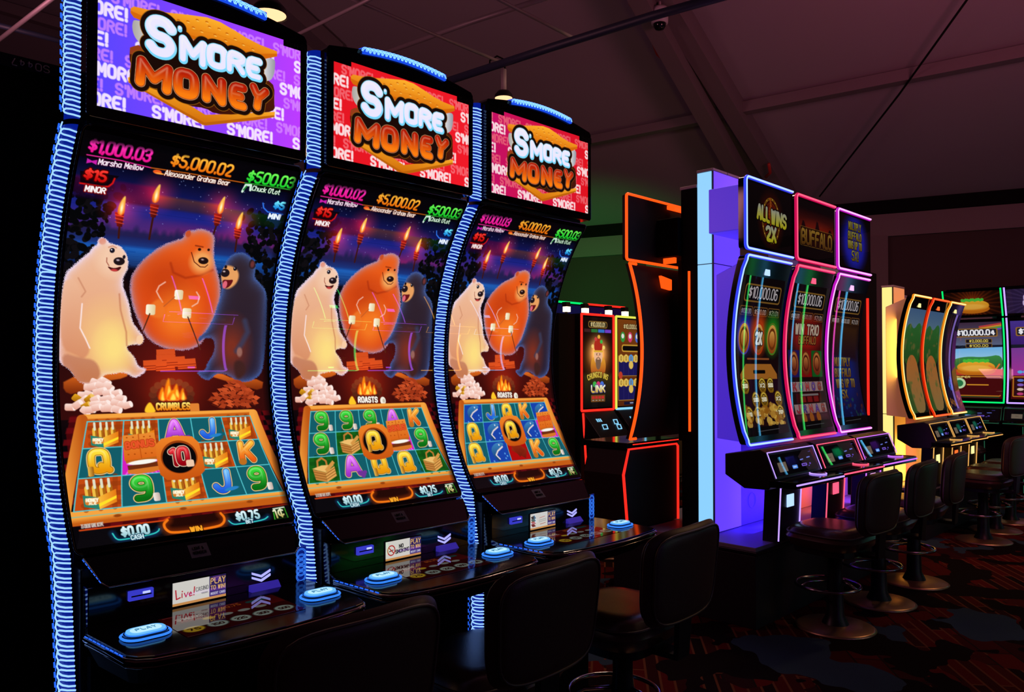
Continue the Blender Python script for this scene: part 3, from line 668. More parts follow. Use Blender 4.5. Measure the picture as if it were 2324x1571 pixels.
# ---- top picture: layered biscuit sandwich logo with two lettering rows
def art_top(k,bg0,bg1,seed,zoom=1.0,dx=0,dy=0):
    A=Art(1000,562,k); A.a[:]=A.col(('h',bg0,bg1),*[np.meshgrid((np.arange(A.w)+.5)/k,(np.arange(A.h)+.5)/k)[i] for i in (0,1)],(0,0,1000,562))
    rg=random.Random(seed); lt=lerp(bg1,(255,255,255),.42); br=lerp(bg1,(255,255,255),.88)
    for row in range(8):
        y=62+row*68; x=-190+(row%3)*62+rg.randint(-20,20); big=row%2
        while x<1000:
            w=200 if not big else 232
            A.text("S'MORE!",(x,y+18),(x+w,y+18),52 if big else 46,15 if big else 12,br if big else lt,soft=5,it=2,alpha=.95 if big else .75); x+=w+(62 if not big else 128)
    T=lambda P:[(500+(x-500)*zoom+dx,281+(y-281)*zoom+dy) for x,y in P]
    z=zoom
    # lower biscuit
    A.poly(T(Q("129,403 144,391 276,411 487,489 673,439 853,389 851,417 745,457 488,541 474,541 132,424")),('v',(250,170,40),(205,105,8)))
    A.poly(T(Q("131,417 481,528 849,408 851,417 745,457 488,541 474,541 132,424")),(190,98,10))
    # melted chocolate
    A.poly(smooth(T(Q("137,263 172,242 214,252 250,273 781,220 818,237 850,257 849,342 853,379 812,403 745,414 645,452 534,474 487,456 402,466 325,430 215,424 155,405 133,380 143,340 134,318")),1),('v',(84,30,12),(60,18,8)))
    A.poly(T(Q("137,263 172,242 229,254 214,272 184,292 136,293")),(150,60,26))
    # marshmallow
    A.poly(smooth(T(Q("145,152 156,125 273,140 274,241 213,249 166,223 148,191"))),('h',(170,165,160),(250,248,240)))
    A.poly(smooth(T(Q("777,137 852,109 854,158 841,218 818,239 774,249"))),('h',(235,235,235),(150,150,160)))
    # upper biscuit
    A.poly(T(Q("138,84 153,71 212,66 267,58 329,45 399,30 491,13 558,15 642,36 699,53 772,66 863,72 864,98 788,134 729,140 336,140 153,122 138,105")),('v',(255,178,45),(222,112,12)))
    A.poly(T(Q("138,95 336,124 736,121 864,84 864,98 788,134 729,140 336,140 153,122 138,105")),(214,105,10))
    for P in T(Q("354,70 399,62 444,41 491,36 504,55 552,50 593,61 635,75 678,90 425,83 465,89 532,87 586,97 729,99 242,80 304,79")): A.ell(P[0],P[1],8*z,5*z,(205,105,10)); A.ell(P[0]+2,P[1]+4*z,7*z,2.5*z,(255,200,90))
    A.line(T(Q("393,100 532,80 714,90")),3,(226,130,20))
    DK=(26,10,6)
    rows=[]
    for ch,(c,hh,ww,wt) in (("S",(T(Q("274,176"))[0],150*z,92*z,54*z)),("'",(T(Q("358,125"))[0],40*z,6*z,20*z)),("M",(T(Q("426,202"))[0],96*z,96*z,42*z)),("O",(T(Q("545,195"))[0],90*z,74*z,44*z)),("R",(T(Q("643,195"))[0],84*z,70*z,40*z)),("E",(T(Q("736,197"))[0],84*z,56*z,40*z))): rows.append((ch,c,hh,ww,wt,0))
    rows2=[]
    for ch,(c,hh,ww,wt,ro) in (("M",(T(Q("245,362"))[0],98*z,120*z,46*z,4)),("O",(T(Q("393,363"))[0],100*z,80*z,48*z,0)),("N",(T(Q("530,358"))[0],96*z,78*z,46*z,0)),("E",(T(Q("651,357"))[0],92*z,56*z,44*z,0)),("Y",(T(Q("761,340"))[0],92*z,66*z,42*z,8))): rows2.append((ch,c,hh,ww,wt,ro))
    for ch,c,hh,ww,wt,ro in rows+rows2:
        A.glyph(ch,c[0],c[1],ww,hh,wt,DK,outs=((wt+46*z,(150,90,14)),(wt+40*z,DK)),rot=ro)
    for ch,c,hh,ww,wt,ro in rows+rows2: A.glyph(ch,c[0],c[1],ww,hh,wt,DK,outs=((wt+40*z,DK),),rot=ro)
    A.poly(T(Q("238,264 336,204 432,163 744,167 777,248 789,329 745,395 644,391 275,380 196,350")),DK)
    for ch,c,hh,ww,wt,ro in rows: A.glyph(ch,c[0],c[1],ww,hh,wt-4*z,('v',(238,236,255),(120,215,255)),outs=((wt+2*z,(130,228,255)),)); A.glyph(ch,c[0]-2,c[1]-4*z,ww,hh,wt-14*z,(236,232,255))
    for ch,c,hh,ww,wt,ro in rows2: A.glyph(ch,c[0],c[1],ww,hh,wt-6*z,('v',(180,26,4),(252,126,16)),outs=((wt+3*z,(250,190,130)),(wt-1*z,(120,18,4))),rot=ro)
    return A
# ---- main picture
GRN,PUR,YEL,BLU,ORA,RED_=((60,220,60),(10,110,20)),((235,120,255),(160,50,200)),((255,225,60),(235,150,10)),((110,190,255),(30,90,220)),((255,190,60),(235,90,20)),((240,70,80),(150,0,20))
def bear(A,body,base,rim,fz,parts):
    A.poly(smooth(body,1),base,fuzz=fz,rim=rim)
    parts()
def art_main(k,amounts,board,roast,centre,H):
    A=Art(1000,H,k,(6,4,8)); N=A
    def vg(y0,y1,c0,c1,x0=0,x1=1000,**kw): A.poly([(x0,y0),(x1,y0),(x1,y1),(x0,y1)],('v',c0,c1),**kw)
    vg(120,330,(4,4,22),(26,34,130)); vg(330,430,(26,34,130),(80,32,110))
    A.ell(560,452,380,60,(190,30,80),soft=90,alpha=.6); A.ell(250,415,230,60,(60,40,120),soft=70,alpha=.7)
    for i in range(46):
        x=30+i*21+_rng.randint(-6,6); hh=22+_rng.randint(0,34); A.ell(x,452,18,hh,(34,30,78),soft=14)
    vg(450,540,(30,30,84),(24,78,168),soft=10); vg(500,610,(24,92,184),(14,20,60),soft=20)
    for i in range(14): yy=505+i*8; A.line([(100+_rng.randint(0,200),yy),(600+_rng.randint(0,300),yy+_rng.randint(-6,6))],4,(70,140,220),soft=6,alpha=.25)
    vg(595,760,(12,6,16),(16,6,10),soft=24); vg(740,1300,(16,6,10),(46,10,10)); 
    A.ell(500,1130,430,260,(84,14,8),soft=300,alpha=.6); A.ell(520,1010,200,150,(130,24,18),soft=180,alpha=.5)
    # foliage corners
    for i in range(150):
        t=_rng.rand(); x=-10+_rng.rand()*210*(1-t*.55); y=230+t*430; r=9+_rng.rand()*16; A.ell(x,y,r,r*.7,(5,6,8) if i%3 else (14,12,16),rot=_rng.randint(0,180))
    for i in range(150):
        t=_rng.rand(); x=1010-_rng.rand()*250*(1-t*.55); y=250+t*470; r=9+_rng.rand()*16; A.ell(x,y,r,r*.7,(5,6,8) if i%3 else (14,12,16),rot=_rng.randint(0,180))
    for i in range(70): A.ell(_rng.randint(120,900),_rng.randint(150,400),2.2,2.2,(150,170,230),alpha=.6)
    A.ell(190,690,95,60,(22,6,10),soft=10); A.ell(740,690,90,110,(10,4,8),soft=8)
    # header amounts
    vg(205,300,(70,6,60),(20,4,40),0,330,soft=14,alpha=.75); vg(240,300,(150,70,10),(60,24,8),330,660,soft=14,alpha=.45); vg(255,320,(10,70,20),(4,30,10),660,1000,soft=14,alpha=.5)
    A.line(Q("29,109 165,108 295,117"),5,(230,40,150)); A.line(Q("295,117 462,112 739,110"),5,(190,90,20)); A.line(Q("739,110 867,105 982,104"),5,(50,170,50))
    tk=dict(gap=.24,slant=.10)
    def tx(s,P,h,wt,c,o=(),**kw):
        A.text(s,P[0],P[1],h,wt,c,o,**{**tk,**kw})
    BK=(10,4,10)
    tx(amounts[0],Q("32,89 280,90"),56,10.5,('v',(255,60,190),(235,20,140)),((15,(90,0,60)),))
    tx(amounts[1],Q("376,88 658,90"),56,10.5,('v',(255,190,60),(235,110,10)),((15,(90,30,0)),))
    tx(amounts[2],Q("746,100 990,93"),56,10.5,('v',(120,255,90),(20,200,40)),((15,(0,60,10)),))
    tx('Marsha Mellow',Q("80,142 262,137"),24,4.2,(255,250,255),((9,(90,10,60)),))
    tx('Alexxander Graham Bear',Q("360,140 664,137"),24,4.2,(255,250,240),((9,(110,30,10)),))
    tx("Chuck O'Lot",Q("785,141 931,140"),24,4.2,(240,255,240),((9,(10,60,20)),))
    for P in Q("53,135"): A.poly([(P[0]-20,P[1]-11),(P[0],P[1]-3),(P[0]+20,P[1]-11),(P[0]+20,P[1]+12),(P[0],P[1]+4),(P[0]-20,P[1]+12)],(200,30,170))
    for P in Q("330,131"): A.ell(P[0]-4,P[1],19,10,(235,90,30)); A.ell(P[0]+8,P[1]+6,20,4,(250,160,60))
    for P in Q("755,134"): A.line([(P[0]-16,P[1]+22),(P[0]-8,P[1]-14),(P[0]+18,P[1]-18),(P[0]+22,P[1]+8)],12,(210,240,220)); A.line([(P[0]-12,P[1]+12),(P[0]-2,P[1]-8)],8,(30,130,50))
    A.poly(Q("15,184 173,180 155,208 132,237 24,239"),(10,2,2),alpha=.8)
    tx('$15',Q("35,214 118,216"),44,11,('v',(255,60,50),(200,10,10)),((22,(60,0,0)),)); A.line(Q("23,239 111,240 137,235 151,218 156,195"),7,(225,20,20),soft=5)
    tx('MINOR',Q("47,270 127,269"),24,6,(255,250,250),((15,(120,10,10)),))
    tx('$5',Q("923,215 976,215"),36,11,('v',(120,240,255),(20,130,220)),((19,(0,30,80)),)); A.line(Q("860,198 870,222 897,240 981,241"),6,(50,130,255),soft=5)
    tx('MINI',Q("909,271 969,270"),24,8,(240,250,255),((14,(10,40,130)),))
    # torches
    for s in (Q("207,317 201,346 210,411 213,463"),Q("344,237 345,286 348,348 347,453"),Q("654,245 648,287 650,348 644,397"),Q("762,310 762,344 767,401 770,466")):
        (fx,fy),(ax,ay),(bx,by),(cx,cy)=s
        A.line([(bx,by),(cx,cy)],9,(60,20,14)); A.poly([(ax-20,ay),(ax+20,ay),(bx+11,by),(bx-11,by)],('h',(110,22,14),(60,10,10)))
        for t in (.2,.45,.7): A.line([(ax-18+(bx-ax)*t,ay+(by-ay)*t),(ax+18+(bx-ax)*t,ay+(by-ay)*t+4)],4,(170,60,40))
        A.glow(fx,fy,120,(235,30,20),.75); A.poly(smooth([(fx-16,fy+34),(fx-14,fy-10),(fx+8,fy-62),(fx+12,fy-8),(fx+16,fy+30),(fx,fy+44)]),('v',(255,210,90),(255,110,20)),soft=6); A.ell(fx,fy+8,6,22,(255,250,190),soft=8)
    # logs
    for P in (Q("17,1117 176,1082 294,1085 282,1114 175,1131 56,1190 16,1171"),Q("690,1110 732,1090 810,1125 975,1127 960,1191 853,1161 710,1117")): A.poly(smooth(P,1),('v',(230,110,30),(120,40,10)),soft=6)
    # middle (russet) bear
    bd=smooth(Q("503,428 503,403 522,387 545,387 566,375 602,373 635,386 655,409 659,456 664,503 680,550 708,609 723,670 725,732 708,795 688,844 664,886 649,941 581,982 482,979 411,953 366,912 340,858 313,802 292,733 284,670 293,618 324,564 367,514 417,470 470,444"),2); A.poly(bd,('v',(236,96,26),(214,62,16)),fuzz=9,rim=((170,150,190),15)); A.clip(bd)
    A.ell(*Q("515,805")[0],98.6,124.0,(255,140,40),soft=105,alpha=.7); A.ell(*Q("449,631")[0],116.0,93.0,(160,38,10),soft=111,alpha=.35)
    A.line(Q("460,557 478,602 539,623 611,604 668,572"),8.4,(150,36,10),soft=11,alpha=.6)
    A.line(Q("445,651 418,672 408,699 423,724 440,749"),6.3,(245,190,170),soft=4,alpha=.9); A.line(Q("601,689 618,712 611,743 585,761"),6.3,(245,190,170),soft=4,alpha=.9)
    A.poly(smooth(Q("423,724 448,762 456,801 439,828 394,823 361,793")),(240,120,40),soft=12,alpha=.8)
    A.ell(*Q("522,405")[0],12.8,17.4,(200,80,40),soft=6)
    A.ell(*Q("609,536")[0],53.4,55.8,(244,170,96),soft=37,alpha=.9); A.ell(*Q("616,530")[0],25.5,17.4,(30,14,14)); A.ell(*Q("611,525")[0],7.0,3.7,(190,160,160),soft=4)
    A.line(Q("552,495 572,540 605,562 629,561 641,548"),4.2,(90,24,10)); A.ell(*Q("589,476")[0],8.1,7.4,(30,14,12)); A.ell(*Q("634,473")[0],6.4,6.8,(30,14,12)); A.line(Q("567,459 604,462"),7.0,(150,50,16),soft=4)
    A.clip(None)
    # small cubes and sticks
    for P,rr in ((Q("515,708")[0],1),(Q("387,788")[0],1.05),(Q("561,797")[0],1.05)): A.poly(rrect(P[0]-21*rr,P[0]+21*rr,P[1]-24*rr,P[1]+24*rr,9,4),('h',(255,250,225),(225,200,150)))
    A.line(Q("496,720 448,769"),5,(190,90,40)); A.line(Q("384,808 370,850 356,889"),6,(90,40,20)); A.line(Q("567,815 599,888 635,975"),6,(90,40,20))
    # biscuit stack
    for P in Q("466,997 466,1023 405,1050 463,1053 515,1033 568,1043"): A.poly([(P[0]-46,P[1]-18),(P[0]+42,P[1]-24),(P[0]+48,P[1]+26),(P[0]-44,P[1]+30)],(214,78,30)); A.line([(P[0]-44,P[1]+10),(P[0]+46,P[1]+4)],4,(140,36,14)); A.line([(P[0]-44,P[1]+22),(P[0]+46,P[1]+16)],4,(140,36,14))
    # pale bear, left
    bd=smooth(Q("11,643 35,616 75,567 100,542 110,517 130,503 128,479 143,469 163,475 174,491 203,495 230,504 252,528 267,563 269,607 254,637 252,679 273,728 292,777 304,847 328,881 357,912 362,938 349,958 318,955 285,963 285,981 319,1012 338,1064 373,1069 367,1090 318,1120 279,1085 223,1094 179,1100 184,1138 129,1147 74,1130 47,1075 -2,1045 -7,980 -2,848 4,715"),2); A.poly(bd,('v',(240,190,158),(226,150,104)),fuzz=8,rim=((236,222,255),14)); A.clip(bd)
    A.ell(*Q("199,951")[0],110.2,155.0,(250,205,130),soft=124,alpha=.8); A.ell(*Q("229,975")[0],63.8,93.0,(255,228,130),soft=86,alpha=.8)
    A.poly(smooth(Q("-2,692 34,665 74,698 88,783 82,868 84,905 120,959 125,996 98,1030 69,1009 3,979")),('v',(238,184,150),(214,138,100)),soft=11,alpha=.85); A.line(Q("64,662 98,721 83,746"),4.9,(190,120,90),soft=6,alpha=.7)
    A.line(Q("87,777 85,844 83,887 107,935 125,977"),5.6,(255,236,240),soft=4,alpha=.9); A.line(Q("242,723 252,798 281,898 285,962"),6.3,(190,110,76),soft=7,alpha=.7)
    A.poly(smooth(Q("4,997 86,1021 154,1032 176,1107 124,1143 30,1117")),('v',(196,128,100),(190,110,70)),soft=12,alpha=.85); A.poly(smooth(Q("329,913 355,912 362,938 349,958 327,948")),(248,205,165),soft=4)
    A.ell(*Q("148,487")[0],15.1,14.9,(226,150,130),soft=7); A.ell(*Q("208,563")[0],69.6,74.4,(246,206,176),soft=55,alpha=.8)
    A.poly(smooth(Q("179,597 209,607 243,591 233,614 210,622 189,610")),(70,16,16)); A.ell(*Q("211,614")[0],15.1,5.6,(200,60,60),soft=4); A.ell(*Q("228,571")[0],24.4,18.6,(30,18,22)); A.ell(*Q("222,566")[0],7.0,4.3,(190,170,180),soft=4)
    A.line(Q("174,560 175,579 186,595"),4.2,(170,96,76)); A.ell(*Q("193,524")[0],11.0,11.8,(26,22,34)); A.ell(*Q("190,521")[0],2.9,3.1,(240,240,255)); A.ell(*Q("247,549")[0],6.4,9.3,(26,22,34)); A.line(Q("177,511 192,503 209,510"),6.3,(214,150,120),soft=4)
    A.clip(None)
    # dark bear, right
    bd=smooth(Q("715,609 716,574 727,545 736,510 766,477 807,466 847,481 866,497 888,509 895,551 894,594 936,623 972,660 983,731 990,868 982,1012 965,1098 899,1140 824,1141 796,1111 747,1092 711,1100 671,1138 618,1096 625,1083 663,1080 674,1035 706,1001 712,919 655,913 631,941 617,921 667,879 700,809 720,719 730,670"),2); A.poly(bd,('v',(50,36,44),(40,28,44)),fuzz=8,rim=((70,100,170),20)); A.clip(bd)
    A.ell(*Q("798,965")[0],75.4,117.8,(150,52,28),soft=111,alpha=.75); A.line(Q("866,823 884,879 856,936 827,979"),28.0,(56,60,90),soft=18,alpha=.8); A.ell(*Q("842,985")[0],15.1,24.8,(150,100,90),soft=8)
    A.poly(smooth(Q("805,1035 857,1024 886,1084 824,1140")),(64,34,32),soft=16)
    A.poly(smooth(Q("713,595 721,553 747,538 793,553 812,587 803,630 771,660 742,662 724,629")),(232,160,96),soft=11); A.ell(*Q("735,581")[0],23.2,21.1,(34,22,26)); A.ell(*Q("729,574")[0],6.4,4.3,(200,180,180),soft=4)
    A.poly(smooth(Q("726,615 758,616 786,610 769,650 742,662 729,642")),(100,18,24)); A.ell(*Q("741,641")[0],11.6,19.8,(225,100,120),rot=10); A.ell(*Q("734,550")[0],7.0,8.7,(24,16,20)); A.ell(*Q("784,555")[0],9.3,10.5,(24,16,20)); A.ell(*Q("781,552")[0],2.3,2.5,(240,240,255))
    A.ell(*Q("874,521")[0],19.7,27.3,(44,30,36),soft=4); A.ell(*Q("873,523")[0],10.4,17.4,(110,50,50),soft=7)
    A.clip(None)
    # heap of white cylinders
    rg=random.Random(5)
    c0=Q("165,1199")[0]
    for (fy,n,ww) in ((1330,3,70),(1370,5,130),(1410,6,190),(1450,8,260),(1490,9,320),(1520,6,200)):
        for i in range(n):
            u=(i+.5)/n-.5; X=c0[0]+u*ww*.86+rg.uniform(-8,8); Yv=c0[1]+(fy-1440)*.66+abs(u)*14+rg.uniform(-6,6); a=rg.uniform(-40,40); g=rg.random()<.1
            cA,cB=((235,170,30),(140,80,6)) if g else ((255,226,216),(226,160,140))
            A.poly([(X+dx*math.cos(R(a))-dy*math.sin(R(a)),Yv+dx*math.sin(R(a))+dy*math.cos(R(a))) for dx,dy in rrect(-22,22,-16,16,8,3)],('v',cA,cB)); A.ell(X+18*math.cos(R(a)),Yv+18*math.sin(R(a)),8,15,lerp(cA,(255,255,255),.3),rot=a)
    # camp fire
    f0=Q("492,1182")[0]
    A.glow(f0[0],f0[1]+10,210,(190,50,10),.55)
    for i in range(16): a=2*math.pi*i/16; A.ell(f0[0]+92*math.cos(a),f0[1]+14+62*math.sin(a),19,17,lerp((60,24,16),(150,60,30),.5-.5*math.sin(a)),soft=5)
    for (dx,w,h) in ((-60,34,90),(-20,40,150),(30,40,110),(70,30,80),(5,50,70)):
        dx,w,h=dx*.75,w*.72,h*.82; X=f0[0]+dx; Y=f0[1]+44; A.poly(smooth([(X-w,Y),(X-w*.7,Y-h*.5),(X+w*.1,Y-h),(X+w*.3,Y-h*.45),(X+w,Y)]),('v',(255,150,20),(255,90,10)),soft=10); A.poly(smooth([(X-w*.5,Y),(X-w*.2,Y-h*.4),(X+w*.1,Y-h*.65),(X+w*.5,Y)]),(255,225,80),soft=10)
    # chocolate pieces
    c0=Q("810,1209")[0]
    for (dy,n,ww) in ((-80,3,80),(-58,4,130),(-36,6,190),(-12,7,240),(12,8,290),(38,7,260),(58,5,180)):
        for i in range(n):
            u=(i+.5)/n-.5; X=c0[0]+u*ww*.92+rg.uniform(-8,8); Y=c0[1]+dy*.85+abs(u)*16; a=rg.uniform(-35,35)
            A.poly([(X+dx*math.cos(R(a))-e*math.sin(R(a)),Y+dx*math.sin(R(a))+e*math.cos(R(a))) for dx,e in ((-24,-5),(0,-15),(25,-4),(4,13))],lerp((150,48,20),(210,84,40),rg.random())); A.line([(X-26,Y+4),(X+4,Y+17)],5,(96,26,10))
    # roast / crumble line
    P=Q("415,1269 573,1272") if roast[1]=='b' else Q("426,1269 558,1273")
    A.text(roast[0],P[0],P[1],30,9,('v',(255,235,120),(235,120,10)) if roast[1]=='b' else (255,250,240),((17,(70,20,4)),),gap=.36)
    q=Q("385,1260 599,1266"); A.poly(smooth([(q[0][0]-28,q[0][1]+24),(q[0][0]-24,q[0][1]-4),(q[0][0],q[0][1]-34),(q[0][0]+16,q[0][1]-6),(q[0][0]+28,q[0][1]+24)]),(255,200,40),soft=6)
    if roast[1]=='b': A.rrect(q[1][0]-24,q[1][1]-22,q[1][0]+22,q[1][1]+22,7,(225,130,50))
    else: A.ell(q[1][0],q[1][1],20,24,(245,240,225)); A.ell(q[1][0]+6,q[1][1],9,12,(200,190,170))
    # checked cloth and wooden board frame
    cl=Q("41,1281 945,1284 1011,1816 1014,1866 29,1789 18,1367"); A.poly(cl,(70,6,10))
    for i in range(44): A.line([(i*25,1480),(i*25,2010)],8,(120,12,16),alpha=.0 if True else 0)
    TL,TR,BR_,BL=Q("107,1312 883,1319 989,1734 14,1713")
    def bil(u,v):
        a=(TL[0]+(TR[0]-TL[0])*u,TL[1]+(TR[1]-TL[1])*u); b=(BL[0]+(BR_[0]-BL[0])*u,BL[1]+(BR_[1]-BL[1])*u); vv=v*(0.86+0.14*v); return (a[0]+(b[0]-a[0])*vv,a[1]+(b[1]-a[1])*vv)
    for i in range(-2,23):
        for j in range(-1,17):
            if (i+j)%2==0: continue
            c=[bil(i/20,j/14),bil((i+1)/20,j/14),bil((i+1)/20,(j+1)/14),bil(i/20,(j+1)/14)]
            if 0<i<19 and 1<j<13: continue
            A.poly(c,(104,10,16),soft=6,alpha=.9)
    WD=('v',(246,164,64),(196,92,20)); WH=('h',(246,164,64),(190,86,20))
    A.line([bil(-.02,-.045),bil(1.02,-.045)],36,WD); A.line([bil(-.03,-.03),bil(-.035,1.0)],46,WH); A.line([bil(1.03,-.03),bil(1.035,1.0)],46,WH); A.line([bil(-.04,1.07),bil(1.04,1.07)],66,WD); A.line([bil(-.03,1.055),bil(1.03,1.05)],5,(120,190,170),alpha=.8)
    for t in (.18,.47,.8): A.ell(*bil(t,1.08),16,7,(150,66,14),soft=4)
    def cell(i,j): return [bil(i/5,j/3),bil((i+1)/5,j/3),bil((i+1)/5,(j+1)/3),bil(i/5,(j+1)/3)]
    for j in range(3):
        for i in range(5):
            ch=board[j][i]; c=cell(i,j); bgc=(18,92,104)
            if ch in 'h': bgc=(196,74,16)
            if ch=='p': bgc=(22,96,22)
            if ch=='f': bgc=(24,66,170)
            if ch=='n': bgc=(214,30,190)
            if ch=='k': bgc=(176,10,10)
            A.poly(c,bgc)
            if ch in 'hp':
                for t in (.25,.55,.85):
                    a=(c[0][0]+(c[1][0]-c[0][0])*t,c[0][1]); b=(c[3][0]+(c[2][0]-c[3][0])*t,c[3][1]); A.line([a,b],22,lerp(bgc,(0,0,0),.25),alpha=.6); y0=c[0][1]+(c[3][1]-c[0][1])*t; A.line([(c[0][0]+8,y0),(c[1][0]-8,y0)],22,lerp(bgc,(0,0,0),.25),alpha=.6)
    for i in range(6): A.line([bil(i/5,0),bil(i/5,1)],5,(84,196,204))
    for j in range(4): A.line([bil(0,j/3),bil(1,j/3)],5,(84,196,204))
    def sym(ch,i,j,sc=1.0):
        c=bil((i+.5)/5,(j+.5)/3); x,y=c; S=(bil((i+1)/5,(j+.5)/3)[0]-bil(i/5,(j+.5)/3)[0])*sc
        gl={'9':GRN,'A':PUR,'J':BLU,'K':ORA,'Q':YEL}
        if ch in gl:
            c1,c0_=gl[ch]; w,h,wt=S*.34,S*.5,S*.155
            if ch in 'QA': w=S*.42
            A.glyph(ch,x-S*.03,y-S*.03,w,h,wt,('v',c1,c0_),outs=((wt+S*.075,(250,205,130)),(wt+S*.03,lerp(c0_,(0,0,0),.4))))
            if ch=='9': A.rrect(x+S*.2,y+S*.12,x+S*.36,y+S*.34,8,('h',(250,240,230),(190,170,160)))
            if ch=='A':
                for dx,dy in ((.16,.2),(.26,.2),(.36,.2),(.21,.27),(.31,.27),(.26,.33)): A.ell(x+S*dx,y+S*dy,S*.06,S*.055,(110,50,150))
            if ch=='J': A.ell(x+S*.2,y+S*.2,S*.2,S*.05,(40,130,200),rot=-8)
            if ch=='Q': A.rrect(x-S*.34,y+S*.1,x-S*.2,y+S*.36,6,('h',(240,190,80),(150,90,20)))
            if ch=='K': A.ell(x-S*.2,y+S*.26,S*.12,S*.1,(190,110,30))
        elif ch=='h':
            for t in (-.24,-.08,.08,.24): A.line([(x+t*S,y+.1*S),(x+t*S,y-.14*S)],S*.13,('h',(240,190,70),(170,100,20))); A.line([(x+t*S,y-.14*S),(x+t*S,y-.32*S)],S*.06,(225,225,200))
            A.poly([(x-.36*S,y+.02*S),(x-.04*S,y+.1*S),(x-.04*S,y+.4*S),(x-.36*S,y+.3*S)],(40,130,110)); A.poly([(x-.04*S,y+.1*S),(x+.38*S,y-.06*S),(x+.36*S,y+.26*S),(x-.04*S,y+.4*S)],('h',(250,190,60),(230,120,20))); A.rrect(x-.33*S,y+.1*S,x-.02*S,y+.27*S,10,(216,130,50))
            A.text('HONEY',(x-.3*S,y+.18*S),(x-.05*S,y+.20*S),S*.07,S*.028,(255,250,220)); A.text('ALE',(x-.25*S,y+.26*S),(x-.1*S,y+.27*S),S*.05,S*.02,(255,250,220)); A.poly([(x-.04*S,y+.26*S),(x+.37*S,y+.1*S),(x+.36*S,y+.17*S),(x-.04*S,y+.34*S)],(255,225,40))
        elif ch=='p':
            A.line([(x-.2*S,y),(x-.16*S,y-.26*S),(x,y-.34*S),(x+.12*S,y-.24*S),(x+.12*S,y)],S*.06,(190,120,50)); A.poly([(x-.36*S,y-.02*S),(x+.02*S,y+.1*S),(x,y+.4*S),(x-.34*S,y+.3*S)],(196,130,60)); A.poly([(x+.02*S,y+.1*S),(x+.36*S,y-.06*S),(x+.36*S,y+.24*S),(x,y+.4*S)],(226,164,84)); A.poly([(x-.38*S,y-.04*S),(x-.05*S,y-.12*S),(x+.36*S,y-.1*S),(x+.02*S,y+.1*S)],(240,190,110)); A.poly([(x+.02*S,y+.02*S),(x+.34*S,y-.24*S),(x+.4*S,y-.16*S),(x+.1*S,y+.1*S)],(214,150,70))
            for t in (.16,.24,.32): A.line([(x-.34*S,y+(t-.1)*S),(x,y+t*S),(x+.36*S,y+(t-.16)*S)],4,(140,84,30))
        elif ch=='f':
            A.poly(smooth([(x-.34*S,y-.1*S),(x-.1*S,y-.3*S),(x+.2*S,y-.34*S),(x+.38*S,y-.28*S),(x+.26*S,y-.16*S),(x-.02*S,y),(x-.14*S,y+.14*S),(x-.02*S,y+.3*S),(x-.1*S,y+.4*S),(x-.26*S,y+.2*S)]),('v',(60,130,190),(20,60,110)))
            A.line([(x+.26*S,y-.16*S),(x-.02*S,y-.02*S),(x-.16*S,y+.12*S),(x-.04*S,y+.28*S)],S*.055,(240,220,215),soft=5); A.ell(x+.12*S,y-.24*S,S*.03,S*.03,(240,240,240))
            for dx,dy in ((.28,.1),(.36,.2),(.26,.28),(-.34,.34)): A.ell(x+dx*S,y+dy*S,S*.035,S*.035,(120,200,250),alpha=.7)
        elif ch=='k':
            for rr,dx,dy in ((32,.05,0),(58,-.04,-.12)): A.poly([(x+dx*S+a*math.cos(R(rr))-b*math.sin(R(rr)),y+dy*S+a*math.sin(R(rr))+b*math.cos(R(rr))) for a,b in ((-.34*S,-.2*S),(.34*S,-.2*S),(.34*S,.2*S),(-.34*S,.2*S))],('v',(170,50,20),(110,24,10)))
    for j in range(3):
        for i in range(5):
            ch=board[j][i]
            if ch not in 'n.': sym(ch,i,j)
    bn=[(i,j) for j in range(3) for i in range(5) if board[j][i]=='n'][0]
    x,y=bil((bn[0]+.5)/5,(bn[1]+.5)/3); S=bil((bn[0]+1)/5,(bn[1]+.5)/3)[0]-bil(bn[0]/5,(bn[1]+.5)/3)[0]
    A.clip(cell(*bn))
    for t in np.linspace(-.42,.42,9): A.line([(x+t*S*.5,y+.1*S),(x+t*S*1.3,y+.5*S)],7,(255,120,240),alpha=.7)
    A.clip(None)
    y-=.34*S
    A.poly(smooth([(x-.4*S,y+.56*S),(x+.46*S,y+.52*S),(x+.47*S,y+.70*S),(x-.38*S,y+.74*S)],1),(216,120,40)); A.poly([(x-.38*S,y+.48*S),(x+.44*S,y+.42*S),(x+.46*S,y+.55*S),(x-.37*S,y+.60*S)],(110,44,16)); A.poly([(x-.42*S,y+.30*S),(x+.42*S,y+.26*S),(x+.44*S,y+.36*S),(x-.40*S,y+.42*S)],(190,100,28)); A.ell(x+.02*S,y+.41*S,S*.39,S*.06,(250,248,240),rot=-3)
    A.poly([(x-.42*S,y-.34*S),(x+.40*S,y-.38*S),(x+.46*S,y+.28*S),(x-.44*S,y+.34*S)],('v',(236,140,50),(220,100,24))); A.line([(x-.02*S,y-.36*S),(x,y+.30*S)],4,(190,80,16))
    for a in (-.32,-.16,.12,.28):
        for b in (-.28,-.02,.18): A.ell(x+a*S,y+b*S,4,3,(170,70,10))
    A.text('BONUS',(x-.36*S,y+.02*S),(x+.36*S,y-.02*S),S*.17,S*.05,(232,84,40),((S*.075,(170,50,10)),))
    # round wooden ring with the bonus symbol
    ci,cj,cs=centre; x,y=bil((ci+.5)/5,(cj+.5)/3); S*=1.0
